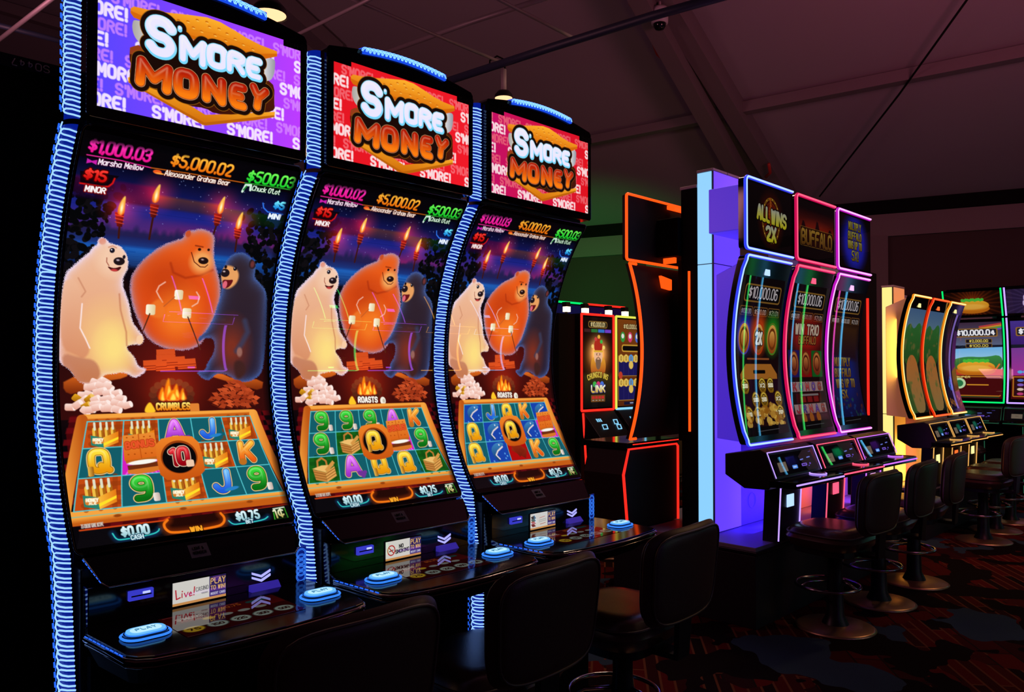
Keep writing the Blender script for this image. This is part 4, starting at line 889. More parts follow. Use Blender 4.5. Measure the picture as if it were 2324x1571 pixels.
    A.poly(smooth([(x-.58*S,y-.52*S),(x,y-.62*S),(x+.56*S,y-.54*S),(x+.66*S,y+.1*S),(x+.64*S,y+.56*S),(x,y+.66*S),(x-.56*S,y+.6*S),(x-.62*S,y)],1),('v',(240,132,40),(200,84,16))); A.ell(x,y,S*.5,S*.47,(150,60,12)); A.ell(x,y+4,S*.46,S*.43,(8,6,8))
    if cs=='10':
        for ch,dx,w in (('1',-.16,.12),('0',.1,.24)): A.glyph(ch,x+dx*S,y-.02*S,w*S,.42*S,.12*S,('v',(235,50,60),(150,0,16)),outs=((.19*S,(250,220,190)),(.15*S,(90,0,10))))
        A.rrect(x+.16*S,y+.1*S,x+.38*S,y+.3*S,8,(240,200,170))
    else: sym(cs,ci,cj,1.0)
    # lower bar
    vg(H-175,H,(8,6,8),(12,8,12),soft=0) if False else A.poly(Q("26,1801 372,1806 681,1810 990,1812 1089,1884 1090,1884 0,1884"),(10,8,12)); A.line(Q("25,1800 372,1806 401,1794"),7,(216,70,20),soft=4); A.line(Q("657,1811 990,1809"),5,(150,40,14),soft=4)
    A.text('75 CREDIT GAME ACTIVE',Q("33,1791")[0],Q("120,1792")[0],16,3.5,(200,190,180))
    def pill(P,c,gc,w): P=chaikin(P,3); A.line(P,w*3.2,gc,soft=26,alpha=.45); A.line(P,w,c,soft=3)
    a=Q("150,1834 159,1861 177,1870 315,1864 341,1853 346,1843"); A.poly(Q("153,1822 337,1815 350,1840 331,1860 177,1870 155,1855"),(4,6,10)); pill(a,(50,210,200),(20,110,210),6)
    A.text('$0.00',Q("188,1854")[0],Q("300,1856")[0],42,11,('v',(230,250,255),(150,200,210)),((16,(10,30,40)),),gap=.34); A.text('CASH',Q("221,1875")[0],Q("272,1875")[0],19,4.5,(220,250,255),((11,(10,50,80)),))
    a=Q("670,1852 685,1873 711,1877 845,1875 871,1860"); A.poly(Q("675,1834 858,1832 872,1856 845,1876 704,1876 677,1864"),(4,6,10)); pill(a,(50,210,200),(20,110,210),6)
    A.text('$0.75',Q("713,1858")[0],Q("827,1859")[0],42,11,('v',(230,250,255),(150,200,210)),((16,(10,30,40)),),gap=.34); A.text('BET',Q("753,1880")[0],Q("789,1881")[0],19,4.5,(220,250,255),((11,(10,50,80)),))
    a=Q("390,1806 368,1823 374,1854 402,1875 611,1875 645,1859 655,1832 641,1808"); A.poly(Q("388,1802 629,1803 651,1827 626,1866 404,1869 372,1847"),(34,8,4)); pill(a,(245,120,20),(200,70,10),12)
    A.text('WIN',Q("483,1884")[0],Q("534,1884")[0],26,8,(255,170,40),((16,(60,20,0)),))
    c=Q("909,1825 971,1822 976,1884 903,1884"); A.poly(c,(10,20,8)); A.line(c+[c[0]],5,(60,190,40)); A.text('1¢',Q("909,1873")[0],Q("958,1871")[0],46,9,('v',(240,250,220),(190,170,90)),((15,(10,30,10)),))
    A.line(Q("911,1823 970,1821"),8,(190,200,180))
    # dark fade at the upper edge and the right rim
    A.poly([(0,-40),(1000,-40),(1000,0),(0,45)],(3,2,4),soft=30)
    vg(0,H,(3,2,5),(3,2,5),985,1040,soft=40,alpha=.85)
    return A
def art_info(which):
    A=Art(420,180,.5,(225,222,215)); A.poly([(285,0),(420,0),(420,160),(285,160)],('v',(40,28,80),(70,50,130)))
    for s,y,h in (('PLAY',62,40),('TO WIN!',108,30),('INSERT CARD',148,18)): A.text(s,(296,y),(412,y),h,h*.18,(240,190,110) if h>20 else (230,230,250))
    A.line([(292,16),(412,16)],3,(200,150,90)); A.poly([(0,160),(420,160),(420,180),(0,180)],(214,150,84))
    if which==0:
        A.line([(24,60),(30,128),(58,120)],9,(190,20,40)); A.line([(72,122),(72,92)],7,(190,20,40)); A.ell(74,76,5,5,(190,20,40)); A.line([(90,92),(102,122),(118,90)],7,(190,20,40)); A.line([(126,108),(146,104),(138,92),(126,104),(132,122),(150,118)],7,(190,20,40)); A.line([(168,58),(164,102)],8,(190,20,40)); A.ell(163,118,5,5,(190,20,40))
        A.text('CASINO',(180,98),(276,94),30,4,(90,90,95)); A.text('VIRGINIA',(222,124),(272,122),10,2.4,(120,120,120))
    elif which==1:
        A.ell(66,88,46,50,(190,30,30)); A.ell(66,88,36,40,(228,224,216)); A.line([(44,96),(88,86)],8,(40,40,40)); A.line([(36,58),(96,118)],9,(190,30,30))
        A.text('NO',(160,78),(206,76),32,8,(30,30,30)); A.text('SMOKING',(116,126),(276,118),32,8,(30,30,30))
    else:
        for i,c in enumerate(((70,60,60),(90,110,110),(190,80,40),(120,40,30))): A.poly([(10,36+i*26),(66,20+i*34),(92,56+i*30),(36,72+i*26)],c)
        A.line([(150,60),(240,50)],6,(210,120,110)); 
        for y in (86,104): A.line([(140,y),(260,y-8)],5,(150,150,155))
        A.line([(160,132),(250,124)],6,(190,110,90))
    return A
def art_deck():
    A=Art(600,360,.5,(52,8,8)); A.poly([(0,0),(600,0),(600,150),(0,150)],('v',(60,6,6),(86,12,10))); A.line([(20,14),(400,14)],5,(150,60,60))
    A.text("S'MORE",(60,100),(190,96),34,8,(190,170,160)); A.text('MONEY',(70,130),(200,126),24,6,(160,50,30)); A.text('$0.75',(300,60),(400,56),32,7,(170,80,20))
    A.rrect(430,26,560,60,16,(30,70,66))
    for i,(t,c) in enumerate((('75',(200,160,40)),('150',(150,160,150)),('225',(150,160,150)),('300',(150,160,150)),('500',(150,160,150)))):
        x=70+i*115; A.ell(x,262,52,48,lerp(c,(0,0,0),.5)); A.ell(x,262,46,42,c); A.text(t,(x-26,278),(x+26,278),30,8,(50,24,20)); 
        if i<4: A.ell(190+i*90,150,32,20,(200,160,40) if i==0 else (140,140,134))
    return A
NM=MS_LEN/PW*1000
# ---- pictures of the other machines
def coin(A,x,y,r,c0,c1,t=None,ry=None):
    ry=ry or r*1.25; A.ell(x,y,r,ry,c1); A.ell(x,y,r*.86,ry*.88,('v',c0,c1)); A.ell(x,y,r*.66,ry*.68,lerp(c1,(0,0,0),.25)); A.ell(x,y,r*.5,ry*.5,('v',c0,c1))
    if t: A.text(t,(x-r*.62,y+r*.25),(x+r*.62,y+r*.25),r*.5,r*.17,(250,240,200),((r*.34,(50,24,6)),))
def console_picture(tint,extra=None):
    A=Art(400,140,.4,(4,4,7)); A.rrect(36,56,112,118,4,(112,98,84)); A.line([(66,84),(84,84)],4,(70,60,50)); A.poly([(120,30),(200,30),(200,110),(120,110)],('v',tint,(4,4,12)),soft=10)
    if extra: A.ell(180,60,50,34,extra,soft=30,alpha=.7)
    A.rrect(158,88,206,112,6,(90,150,255)); A.rrect(166,96,196,104,3,(200,225,255))
    A.line([(250,62),(276,60)],7,(120,140,255)); A.line([(318,54),(346,52)],7,(120,140,255)); A.rrect(248,88,298,106,4,(150,110,255)); A.rrect(254,93,292,101,3,(30,20,70)); A.ell(330,96,8,6,(110,80,220)); A.line([(310,110),(318,108)],5,(110,80,220)); A.line([(350,18),(370,16)],3,(100,90,220))
    return A.out(.8)
def marquee(which):
    A=Art(640,440,.5,(9,5,6))
    if which==0:
        A.ell(330,230,150,170,(90,16,4),soft=120,alpha=.8)
        for r,w,c in ((150,16,(150,104,24)),(150,5,(40,14,4)),(120,4,(120,60,14))):
            A.line([(330+r*.82*math.cos(R(a)),235+r*1.06*math.sin(R(a))) for a in range(0,361,10)],w,c)
        for a in range(0,360,20): A.ell(330+150*.82*math.cos(R(a)),235+150*1.06*math.sin(R(a)),6,6,(190,150,50))
        A.ell(330,235,96,120,(96,16,6),soft=20)
        for i in range(9): A.ell(318+8*math.sin(i),80+i*22,14,12,(150,70,16),soft=6)
        A.text('ALL',(136,236),(300,246),92,26,('v',(170,170,150),(190,180,30)),((44,(10,6,4)),)); A.text('WINS',(336,248),(552,262),92,24,('v',(170,170,150),(190,180,30)),((42,(10,6,4)),))
        A.text('2X',(262,378),(396,378),92,28,('v',(170,170,150),(190,180,30)),((46,(10,6,4)),))
    elif which==1:
        A.poly([(0,60),(640,60),(640,240),(0,240)],('v',(20,4,6),(120,26,14)),soft=40); A.ell(320,220,260,70,(130,30,14),soft=60,alpha=.6)
        for x,h in ((90,70),(330,90),(560,50)): A.poly([(x-44,225),(x-10,225-h),(x+16,225-h*.9),(x+50,225)],(30,8,10))
        A.rrect(40,205,610,350,10,(40,12,6),alpha=.8); A.line(rrect(40,610,205,350,10,4),4,(130,90,30))
        A.text('BUFFALO',(62,332),(590,332),104,24,('v',(150,110,40),(90,54,16)),((36,(12,6,4)),),gap=.2)
    else:
        A.ell(320,220,250,230,(22,24,150),soft=120); A.ell(320,230,170,190,(40,46,190),soft=120,alpha=.6)
        for t,y,x0,x1 in (('MULTIPLY',110,200,450),('BUFFALO',192,190,460),('WINS UP TO',272,186,466),('5X!',372,262,390)): A.text(t,(x0,y),(x1,y),58 if y<300 else 76,15,('v',(150,140,70),(120,100,20)),((26,(10,8,30)),))
    return A.out(.55)
def reel(which):
    A=Art(600,1240,.46,(8,6,8)); A.poly([(0,0),(600,0),(600,1240),(0,1240)],('v',(14,8,10),(34,12,14)))
    gold,dg=(226,176,70),(120,74,14)
    A.rrect(50,60,560,200,26,(130,92,36)); A.rrect(62,72,548,188,20,(10,8,10)); A.text('$10,000.06',(110,166),(510,166),84,11,(196,186,190),gap=.28)
    for x0,x1,t in ((20,190,'$100.00'),(200,400,'$500.00'),(410,580,'$21.01')): A.rrect(x0,232,x1,306,12,(110,70,30)); A.rrect(x0+8,240,x1-8,298,8,(14,8,8)); A.text(t,(x0+22,290),(x1-22,290),36,6,(190,170,160))
    if which==0:
        for x,c in ((100,(30,50,190)),(300,(220,70,16)),(500,(30,140,30))): A.ell(x,440,110,150,c,soft=90,alpha=.9); coin(A,x,480,84,(230,170,80),(150,70,20),ry=130)
        for x in (100,300,500): A.line([(x+78*math.cos(R(a)),480+122*math.sin(R(a))) for a in range(0,361,15)],10,{100:(60,60,210),300:(200,50,16),500:(50,150,40)}[x])
        A.text('2X',(262,520),(346,520),84,24,(230,226,216),((40,(40,14,6)),))
        A.line([(150,640),(450,640)],14,(150,80,40)); A.poly([(40,760),(120,680),(480,680),(560,760),(560,800),(40,800)],(170,104,36)); A.rrect(220,728,390,756,8,(14,8,8))
        for i,y in enumerate((850,960,1070)):
            for j,x in enumerate((90,215,330,450,540)):
                if (i+j)%3!=1: coin(A,x,y,54,(220,190,70),(130,90,16),['2500','4000','X2','5000'][(i*2+j)%4],ry=64)
                else: A.rrect(x-52,y-50,x+52,y+50,6,(34,10,26))
        for k in range(60): A.ell(_rng.randint(60,580),_rng.randint(1000,1160),_rng.randint(14,40),_rng.randint(14,36),lerp((240,200,90),(150,90,20),_rng.rand()),alpha=.8)
    elif which==1:
        A.ell(330,430,260,150,(150,24,16),soft=120); A.text('WIN TRIO',(130,420),(520,420),80,18,(190,170,150),((34,(60,10,10)),)); A.text('BUFFALO',(190,500),(480,500),60,14,(150,90,40),((28,(40,10,10)),))
        for x,c in ((110,(30,20,90)),(310,(130,16,16)),(500,(16,90,30))): A.rrect(x-92,560,x+92,790,8,c); coin(A,x,670,76,(190,120,60),(110,40,20),ry=105)
        for y in (830,1020):
            A.poly([(30,y),(570,y),(570,y+84),(30,y+84)],(150,120,120))
            for i,ch in enumerate("KOMOG" if y<900 else "JRNAG"): A.glyph(ch,86+i*106,y+42,44,56,15,[(160,40,50),(70,50,130),(170,60,60),(90,60,140),(140,50,40)][i],outs=((22,(60,30,40)),))
        A.rrect(90,930,520,1010,8,(60,8,10)); A.rrect(180,935,470,952,4,(120,110,110))
        for x in (200,310,420): A.rrect(x-40,958,x+40,1006,6,(120,24,24))
        A.line([(60,1130),(540,1130)],60,(90,40,60),soft=50,alpha=.6)
        for x in (160,280,400): A.ell(x,1140,36,46,(150,80,30),soft=10)
    else:
        A.poly([(0,300),(600,300),(600,1240),(0,1240)],('v',(36,18,10),(14,14,60))); A.ell(300,760,260,300,(20,34,120),soft=200,alpha=.8)
        A.poly([(60,300),(560,330),(560,640),(60,600)],('v',(60,34,12),(30,14,30)),soft=50)
        for t,y,x0,x1 in (('MULTIPLY',690,120,420),('BUFFALO',790,110,420),('WINS UP TO',890,120,480),('5X',990,200,300)): A.text(t,(x0,y),(x1,y),70,17,('v',(140,120,60),(110,70,20)),((30,(20,20,60)),))
        for k in range(40): A.ell(_rng.randint(20,560),_rng.randint(960,1190),_rng.randint(8,26),_rng.randint(8,22),[(20,60,120),(90,40,30),(30,80,60)][k%3],alpha=.6,soft=8)
    A.poly([(0,1170),(600,1170),(600,1240),(0,1240)],(10,8,10)); A.line([(150,1205),(460,1200)],5,(80,80,84))
    return A.out(.62)
def art_bank2(): return [[marquee(i),reel(i),console_picture(((30,30,110),(6,80,50),(60,20,90))[i],((10,10,50),(4,130,70),(50,16,90))[i])] for i in range(3)]
def art_bank3():
    res=[]
    for i in range(3):
        A=Art(520,1240,.2,(30,34,26))
        if i<2:
            A.poly([(0,0),(520,0),(520,420),(0,420)],('v',(70,100,140),(110,140,150))); A.poly(smooth([(0,260),(120,160),(260,260),(400,140),(520,240),(520,700),(0,700)]),('v',(50,110,50),(40,80,30))); A.poly(smooth([(60,720),(160,560),(330,540),(470,700),(500,1240),(40,1240)]),('v',(190,110,50),(150,120,70))); A.poly([(0,900),(120,860),(150,1240),(0,1240)],(60,90,40),soft=40)
            for k in range(40): A.ell(_rng.randint(0,520),_rng.randint(200,1100),_rng.randint(10,40),_rng.randint(10,40),(60,110,50) if k%2 else (150,110,60),soft=20,alpha=.5)
        else:
            A.poly([(0,0),(520,0),(520,1240),(0,1240)],('v',(30,22,26),(30,20,44)))
            for k in range(26): A.line([(_rng.randint(100,300),_rng.randint(0,400)),(_rng.randint(100,360),_rng.randint(700,1240))],_rng.randint(6,18),[(120,40,110),(50,30,90),(110,70,40)][k%3],soft=14,alpha=.4)
            for dx,dy in ((0,0),(40,-30),(-30,40),(50,50),(10,90)): A.ell(240+dx,880+dy,46,30,(50,100,190),rot=dx,soft=10)
            for k in range(12): A.ell(_rng.randint(60,460),_rng.randint(1080,1200),22,22,(150,90,40),soft=8)
        res.append([None,A.out(.6),console_picture(((10,50,50),(10,60,40),(30,90,60))[i],(20,110,90))])
    return res
def bun(A,x,y,w,h):
    A.ell(x,y+h*.35,w*1.02,h*.5,(190,104,20)); A.ell(x,y,w,h*.62,('v',(240,180,50),(200,110,20))); A.ell(x,y+h*.12,w*.8,h*.3,(250,200,90),soft=20,alpha=.6)
    for k in range(12): A.ell(x-w*.6+k*w*.11,y-h*.62+6*math.sin(k*2),w*.09,h*.16,(70,190,60))
def art_far():
    res=[]
    for i in range(2):
        T=Art(640,330,.3,(26,8,4) if i==0 else (40,26,60))
        for a in range(0,360,12): T.line([(320,170),(320+420*math.cos(R(a)),170+420*math.sin(R(a)))],12,(120,44,10) if i==0 else (80,60,110),soft=20,alpha=.5)
        if i==0: T.glow(320,180,300,(160,60,10),.6); bun(T,320,200,190,130)
        else:
            T.ell(300,170,120,110,(190,140,60)); bun(T,420,220,150,90); T.text('FREE',(190,150),(380,150),60,15,(210,190,230),((28,(60,30,90)),)); T.text('GAMES',(180,225),(390,225),60,15,(210,190,230),((28,(60,30,90)),)); T.ell(440,60,70,30,(90,160,220),soft=8)
        A=Art(640,1120,.3,(24,26,40))
        A.poly([(0,0),(640,0),(640,340),(0,340)],('v',(60,40,60),(90,100,130)) if i==0 else ('v',(70,50,140),(60,30,110)))
        for j,c in enumerate(((190,60,60),(210,140,40),(70,160,80),(110,70,190))): A.line([(380,70+j*24),(640,30+j*24)],22,c,soft=6)
        A.rrect(60,92,590,220,20,(150,104,40)); A.rrect(76,106,574,206,14,(30,30,44)); A.text('$10,000.04' if i==0 else '$10,000.05',(100,190),(550,190),72,18,(240,240,245),gap=.3)
        for y,t in ((250,'$2,000.00'),(320,'$100.00')): A.rrect(200,y,520,y+56,8,(130,96,40)); A.rrect(208,y+6,512,y+50,6,(24,18,30)); A.text(t,(250,y+44),(470,y+44),32,8,(220,200,90))
        if i==0:
            A.poly([(0,390),(640,370),(640,700),(0,700)],('v',(110,180,235),(190,225,235))); A.poly(smooth([(0,560),(200,500),(420,520),(640,470),(640,760),(0,760)]),('v',(60,140,70),(40,90,40))); A.poly([(0,690),(640,690),(640,820),(0,820)],(190,60,40)); bun(A,320,660,230,150); A.line([(480,640),(560,690),(600,620)],20,(230,120,50))
        else:
            A.poly([(0,390),(640,370),(640,800),(0,800)],('v',(120,60,150),(170,50,150))); A.glow(420,620,300,(240,80,190),.7); bun(A,460,640,200,130)
            for dx in (100,160,220,180): A.ell(dx,730,30,22,(90,170,230))
        A.poly([(0,780),(640,780),(640,1120),(0,1120)],(70,10,12)); A.line(rrect(24,616,800,1080,10,4),14,(190,120,30)); 
        if i==0: A.ell(120,900,80,80,(190,220,170)); A.ell(120,900,50,50,(40,120,70)); A.line([(220,920),(470,920)],16,(220,150,40)); A.text('SUPER',(80,820),(250,820),26,7,(230,210,120)); A.line([(20,1098),(600,1098)],14,(20,70,40))
        else:
            for r in range(4):
                for cc in range(4): A.rrect(40+cc*145,820+r*64,172+cc*145,878+r*64,6,(40,14,20)); A.ell(106+cc*145,849+r*64,38,20,[(90,120,200),(130,90,190),(220,200,180),(190,60,120)][(r+cc)%4])
        res.append([T.out(.7),A.out(.85),console_picture((10,60,30),(10,90,50))])
    return res
def art_left():
    A=Art(470,930,.3,(20,8,6)); A.glow(235,400,330,(255,140,30),.9); A.glow(235,360,220,(255,230,170),.9)
    A.rrect(80,40,390,110,24,(130,96,40)); A.rrect(92,50,378,100,18,(14,10,10)); A.text('$10,000.01',(120,94),(350,94),40,9,(210,190,130))
    for j,c in enumerate(((60,30,30),(40,110,50),(50,110,190),(110,60,190))): A.rrect(14+j*112,122,118+j*112,156,4,c)
    # plain bearded figure with a tall hat
    A.poly(smooth([(110,520),(130,430),(190,400),(290,400),(350,430),(370,520),(320,640),(150,640)]),('v',(230,170,50),(150,50,20))); A.ell(240,400,70,90,(235,180,140)); A.poly(smooth([(180,360),(170,270),(200,230),(240,215),(290,230),(310,270),(300,360)]),(170,40,26)); A.line([(176,350),(306,350)],20,(220,170,50))
    A.poly(smooth([(190,420),(240,440),(290,420),(276,520),(240,545),(204,520)]),(120,90,70)); A.line([(206,378),(226,374)],6,(70,36,24)); A.line([(254,374),(274,378)],6,(70,36,24)); A.line([(212,425),(240,414),(268,425)],9,(110,80,60)); A.ell(240,400,9,14,(215,150,110)); A.ell(216,388,6,5,(30,20,20)); A.ell(264,388,6,5,(30,20,20))
    for x,y,c in ((200,225,(200,60,60)),(250,200,(230,170,60)),(290,250,(60,180,70)),(150,300,(240,200,110)),(330,310,(240,210,110))): A.ell(x,y,22,20,c)
    A.poly([(0,590),(470,590),(470,930),(0,930)],('v',(60,50,20),(10,8,10)),soft=60,alpha=.9)
    for i,ch in enumerate("CHUNGCOINS"): A.glyph(ch,80+i*34,625-34*math.sin(math.pi*(i+.5)/10),22,52,9,(230,200,70),outs=((18,(60,40,10)),),rot=(i-4.5)*5)
    for x,c in ((180,(60,170,70)),(240,(210,50,110)),(300,(70,110,210))): A.ell(x,690,30,30,c)
    A.text('LINK',(130,768),(345,768),62,18,('v',(250,250,220),(220,180,60)),((32,(60,60,130)),))
    A.rrect(120,800,350,872,6,(110,70,30)); 
    for j in range(4): A.rrect(136+j*52,812,178+j*52,840,4,(190,40,40)); A.line([(146+j*52,856),(168+j*52,856)],6,(170,170,170))
    B=Art(470,930,.3,(150,90,20)); B.poly([(0,0),(470,0),(470,930),(0,930)],('v',(120,60,16),(90,40,14)))
    B.text('$10,000.01',(110,96),(370,96),42,9,(220,200,140),((20,(50,24,8)),))
    for x,c in ((90,(50,150,60)),(220,(210,60,110)),(350,(70,110,210))): B.ell(x,190,40,56,c); B.ell(x,180,24,26,(230,230,220))
    B.rrect(70,270,400,350,30,(200,150,50)); B.rrect(86,284,384,336,22,(10,8,8))
    for y in (400,660):
        B.rrect(10,y-10,460,y+210,4,(190,140,40)); B.poly([(18,y+56),(452,y+56),(452,y+204),(18,y+204)],(26,22,84))
        for i in range(5): B.ell(60+i*88,y+20,40,44,(226,190,90) if i!=2 else (80,150,220)); B.glyph('0',60+i*88,y+20,18,40,7,(130,90,20)); B.line([(18+i*87,y+56),(18+i*87,y+204)],3,(60,50,120))
        B.ell(236,y+90,40,44,(226,190,90))
    B.ell(50,600,34,40,(190,60,40)); B.rrect(110,884,370,918,6,(20,20,50)); B.line([(220,900),(270,900)],12,(160,170,200))
    S=[]
    for c0,c1,tt in (((20,20,70),(60,60,150),''),((30,10,60),(120,20,30),'')):
        T=Art(400,250,.3,c0); T.ell(200,170,130,70,c1,soft=60); T.line([(120,150),(280,150)],30,lerp(c1,(255,255,255),.3),soft=14,alpha=.6)
        for k in range(10): T.ell(_rng.randint(20,380),_rng.randint(90,240),14,14,lerp(c1,(60,200,120),_rng.rand()),soft=8,alpha=.7)
        S.append(T.out(.7))
    return [A.out(1.0),B.out(.9)]+S
B1=["hhAJh","Qn.hK","h9hJ9"]; B2=["999AK","9p.n9","pAQQp"]; B3=["fJQKf","Qf.fn","QfkK9"]
MSPEC=[((90,70,255),(190,60,255),1,1.0,0,0,['$1,000.03','$5,000.02','$500.03'],B1,('CRUMBLES','b'),(2,1,'10'),.50,.56,'nearest tall curved machine, violet top screen, at the left of the bank'),
((230,22,34),(240,26,40),2,1.06,-6,10,['$1,000.02','$5,000.02','$500.03'],B2,('ROASTS','r'),(2,1,'Q'),.36,.40,'middle tall curved machine with plain red top screen and picnic basket symbols'),
((196,16,100),(225,20,30),3,1.0,10,0,['$1,000.03','$5,000.02','$500.03'],B3,('ROASTS','r'),(2,1,'Q'),.29,.32,'third tall curved machine, top screen pink to red, blue fish symbols')]
deck_a=art_deck().out(.30)
for i,(c0,c1,sd,zm,dx,dy,am,bd,ro,ce,km,kt,lab) in enumerate(MSPEC):
    build_near_machine(1.085+0.79*i,[art_top(kt,c0,c1,sd,zm,dx,dy).out(),art_main(km,am,bd,ro,ce,NM).out(),art_info(i).out(.8),deck_a],i,lab)
# ---------------------------------------------------------------- the centre bank
N_BLUE=emis('neon ice blue',(0.40,0.60,1.0),1.35); N_RED=emis('neon red pink',(1.0,0.085,0.17),1.5); N_PINK=emis('neon magenta',(1.0,0.42,0.95),1.45)
N_YEL=emis('neon warm yellow',(1.0,0.80,0.28),1.45); N_ORG=emis('neon orange red',(1.0,0.12,0.02),1.6); N_GRN=emis('neon green',(0.0,0.85,0.16),1.1); N_VIO=emis('neon violet white',(0.42,0.26,1.0),1.6)
N_RED2=emis('neon scarlet',(1.0,0.018,0.010),1.5); N_RED3=emis('neon orange scarlet',(1.0,0.07,0.004),1.6); N_CYN=emis('neon pale cyan',(0.25,0.65,0.95),1.1); N_LIME=emis('neon lime yellow',(0.75,0.75,0.08),1.1)
COLF=emis('column ice blue face',(0.26,0.62,1.0),1.05); COLS=mat('column violet ribbed face',(0.5,0.42,0.7),0.5,emit=(0.12,0.05,0.85),strength=0.95)
COLY=emis('column yellow face',(1.0,0.80,0.24),1.1); COLYS=mat('column amber ribbed face',(0.6,0.55,0.5),0.5,emit=(0.8,0.26,0.015),strength=0.55)
BY=2.56
DEEP={'neon ice blue':emis('deep blue painted halo',(0.03,0.06,1.0),0.9),'neon red pink':emis('deep red painted halo',(0.75,0.004,0.10),0.8),'neon magenta':emis('deep magenta painted halo',(0.65,0.01,0.65),0.8),'neon warm yellow':emis('deep amber painted halo',(1.0,0.30,0.01),0.9),'neon orange red':emis('deep orange painted halo',(0.8,0.02,0.0),0.9)}  # wide dim tubes imitate the soft halo around the neon cores
def bank_base(x0,x1,y0,y1,z,label,edge):
    r=empty('bank_base',((x0+x1)/2,(y0+y1)/2,0),0,label,'machine base'); hx,hy=(x1-x0)/2,(y1-y0)/2
    b=MB(); b.box(-hx,hx,-hy,hy,0,z-0.055); b.build('plinth_box',mat('plinth black',(0.006,0.006,0.008),0.6),r,0.004)
    b=MB(); b.box(-hx-0.01,hx+0.01,-hy-0.01,hy+0.01,z-0.05,z-0.028); b.build('edge_strip',SATIN,r,0.003)
    b=MB(); b.box(-hx,hx,-hy,hy,z-0.028,z); b.build('top_board',mat('plinth top',(0.30,0.28,0.36),0.45),r,0.003)
    return r
bank_base(4.74,7.35,2.47,3.62,0.53,'black machine base with pale top board under the ice blue light column','blue')
light_column(4.94,5.32,2.885,3.015,3.12,0.532,COLF,COLS,'tall light column with ice blue end and violet ribbed side in the centre',2.44)
# wall panel behind the pedestals and the black rear column
t=empty('back_panel',(6.35,2.95,0.532),0,'pale low wall panel behind the pedestals of the centre bank','wall panel')
p=MB(); p.box(-1.02,0.95,-0.06,0.06,0.0,0.62); p.build('panel_board',mat('pale panel',(0.40,0.37,0.45),0.4,spec=0.3),t,0.003)
p=MB(); p.lathe([(0.052,0.0),(0.056,0.004),(0.060,0.0)],28); pl=p.build('cable_port',mat('pale panel',(0.4,0.37,0.45),0.4),t); pl.rotation_euler=(R(90),0,0); pl.location=(-0.86,-0.061,0.17)
t=empty('rear_column',(5.13,3.085,0),0,'black column with a red light line behind the ice blue light column','column')
p=MB(); p.box(-0.19,0.19,-0.066,0.066,0.532,3.0); p.build('column_body',MATTE,t,0.004)
p=MB(); p.box(-0.197,0.196,-0.07,0.07,3.0,3.022); p.build('cap',mat('cap grey',(0.35,0.32,0.36),0.5),t,0.003)
p=MB(); p.tube([(-0.196,-0.005,1.24),(-0.196,-0.005,2.40)],0.009,8); p.build('neon_line',N_RED3,t)
ARTS=art_bank2()
CN='curved neon machines of the centre bank'
neon_machine('slot_machine',(5.145,BY,0),0,N_BLUE,ARTS[0],'neon slot machine with ice blue light frame beside the tall light column',CN,halo=((0.03,0.012,1.0),[(-0.04,1.9,8),(0.50,0.82,3.5),(0.15,0.75,4)]),lm=N_VIO,mount=(-0.28,0.2,0.055,0.318,2.64,2.95),shell=mat('blue painted glow housing',(0.35,0.33,0.5),0.4,emit=(0.045,0.018,0.72),strength=0.7))  # shell emission stands in for blue light falling on housing and bracket
neon_machine('slot_machine',(5.90,BY,0),0,N_RED,ARTS[1],'neon slot machine with red and pink light frame, second of the centre bank',CN,halo=((1.0,0.12,0.02),[(0,1.9,6),(0.47,0.80,3)]))
neon_machine('slot_machine',(6.64,BY,0),0,N_PINK,ARTS[2],'neon slot machine with magenta light frame, last of the centre bank',CN,lm=emis('neon lilac',(0.62,0.16,1.0),1.2),halo=((0.32,0.05,1.0),[(0,1.9,6),(0.40,0.80,3.5)]))
# ---------------------------------------------------------------- rear facing red machine
t=empty('slot_machine',(4.92,3.36,0),0,'slot machine seen from behind, red light outline, left of the black column','slot machine')
p=MB(); p.prism(rrect(-0.385,0.36,2.472,2.945,0.02,4),'y',-0.02,0.02); p.build('top_display',BACKP,t,0.003)
o=rrect(-0.385,0.36,2.472,2.945,0.02,4); p=MB(); p.tube([(x,-0.018,z) for x,z in o],0.0105,8,True); p.build('neon_frame',N_RED3,t)
p=MB(); p.box(0.12,0.34,-0.04,-0.021,2.90,2.93); p.build('top_lamp',N_RED3,t,0.003)
pfr=nprof(0.105,1.19,2.45)
p=MB(); n=24; zz=[1.19+1.26*i/n for i in range(n+1)]
p.strip([(-0.335,-0.01-pfr(z),z) for z in zz],[(0.34,-0.01-pfr(z),z) for z in zz],0,True); p.strip([(-0.335,0.03-pfr(z),z) for z in zz],[(0.34,0.03-pfr(z),z) for z in zz],0,True)
p.strip([(-0.335,0.03-pfr(z),z) for z in zz],[(-0.335,-0.01-pfr(z),z) for z in zz],0); p.build('main_display',BACKP,t)
p=MB(); p.tube([(-0.26,-0.01,2.45)]+[(-0.338,-0.01-pfr(z),z) for z in zz[::-1]]+[(-0.27,-0.01,1.19)],0.0115,8); p.build('neon_frame',N_RED3,t)
p=MB(); p.box(-0.02,0.30,-0.21,-0.022,2.52,2.80); p.build('mount_bracket',MATTE,t,0.004)
p=MB(); p.box(0.10,0.30,-0.20,-0.13,1.16,2.50); p.build('rear_housing',MATTE,t,0.004)
p=MB(); p.prism([(-0.02,2.29),(-0.05,2.38),(0.09,2.36),(0.09,2.28)],'y',-0.085,-0.06); p.build('vent_lamp',N_RED3,t,0.003)
p=MB(); p.box(0.055,0.085,-0.13,-0.03,2.48,2.58); p.build('side_lamp',N_RED3,t,0.003)
o=[(-0.36,0.54),(-0.41,0.94),(-0.345,1.12),(0.26,1.12),(0.285,1.10),(0.285,0.54)]
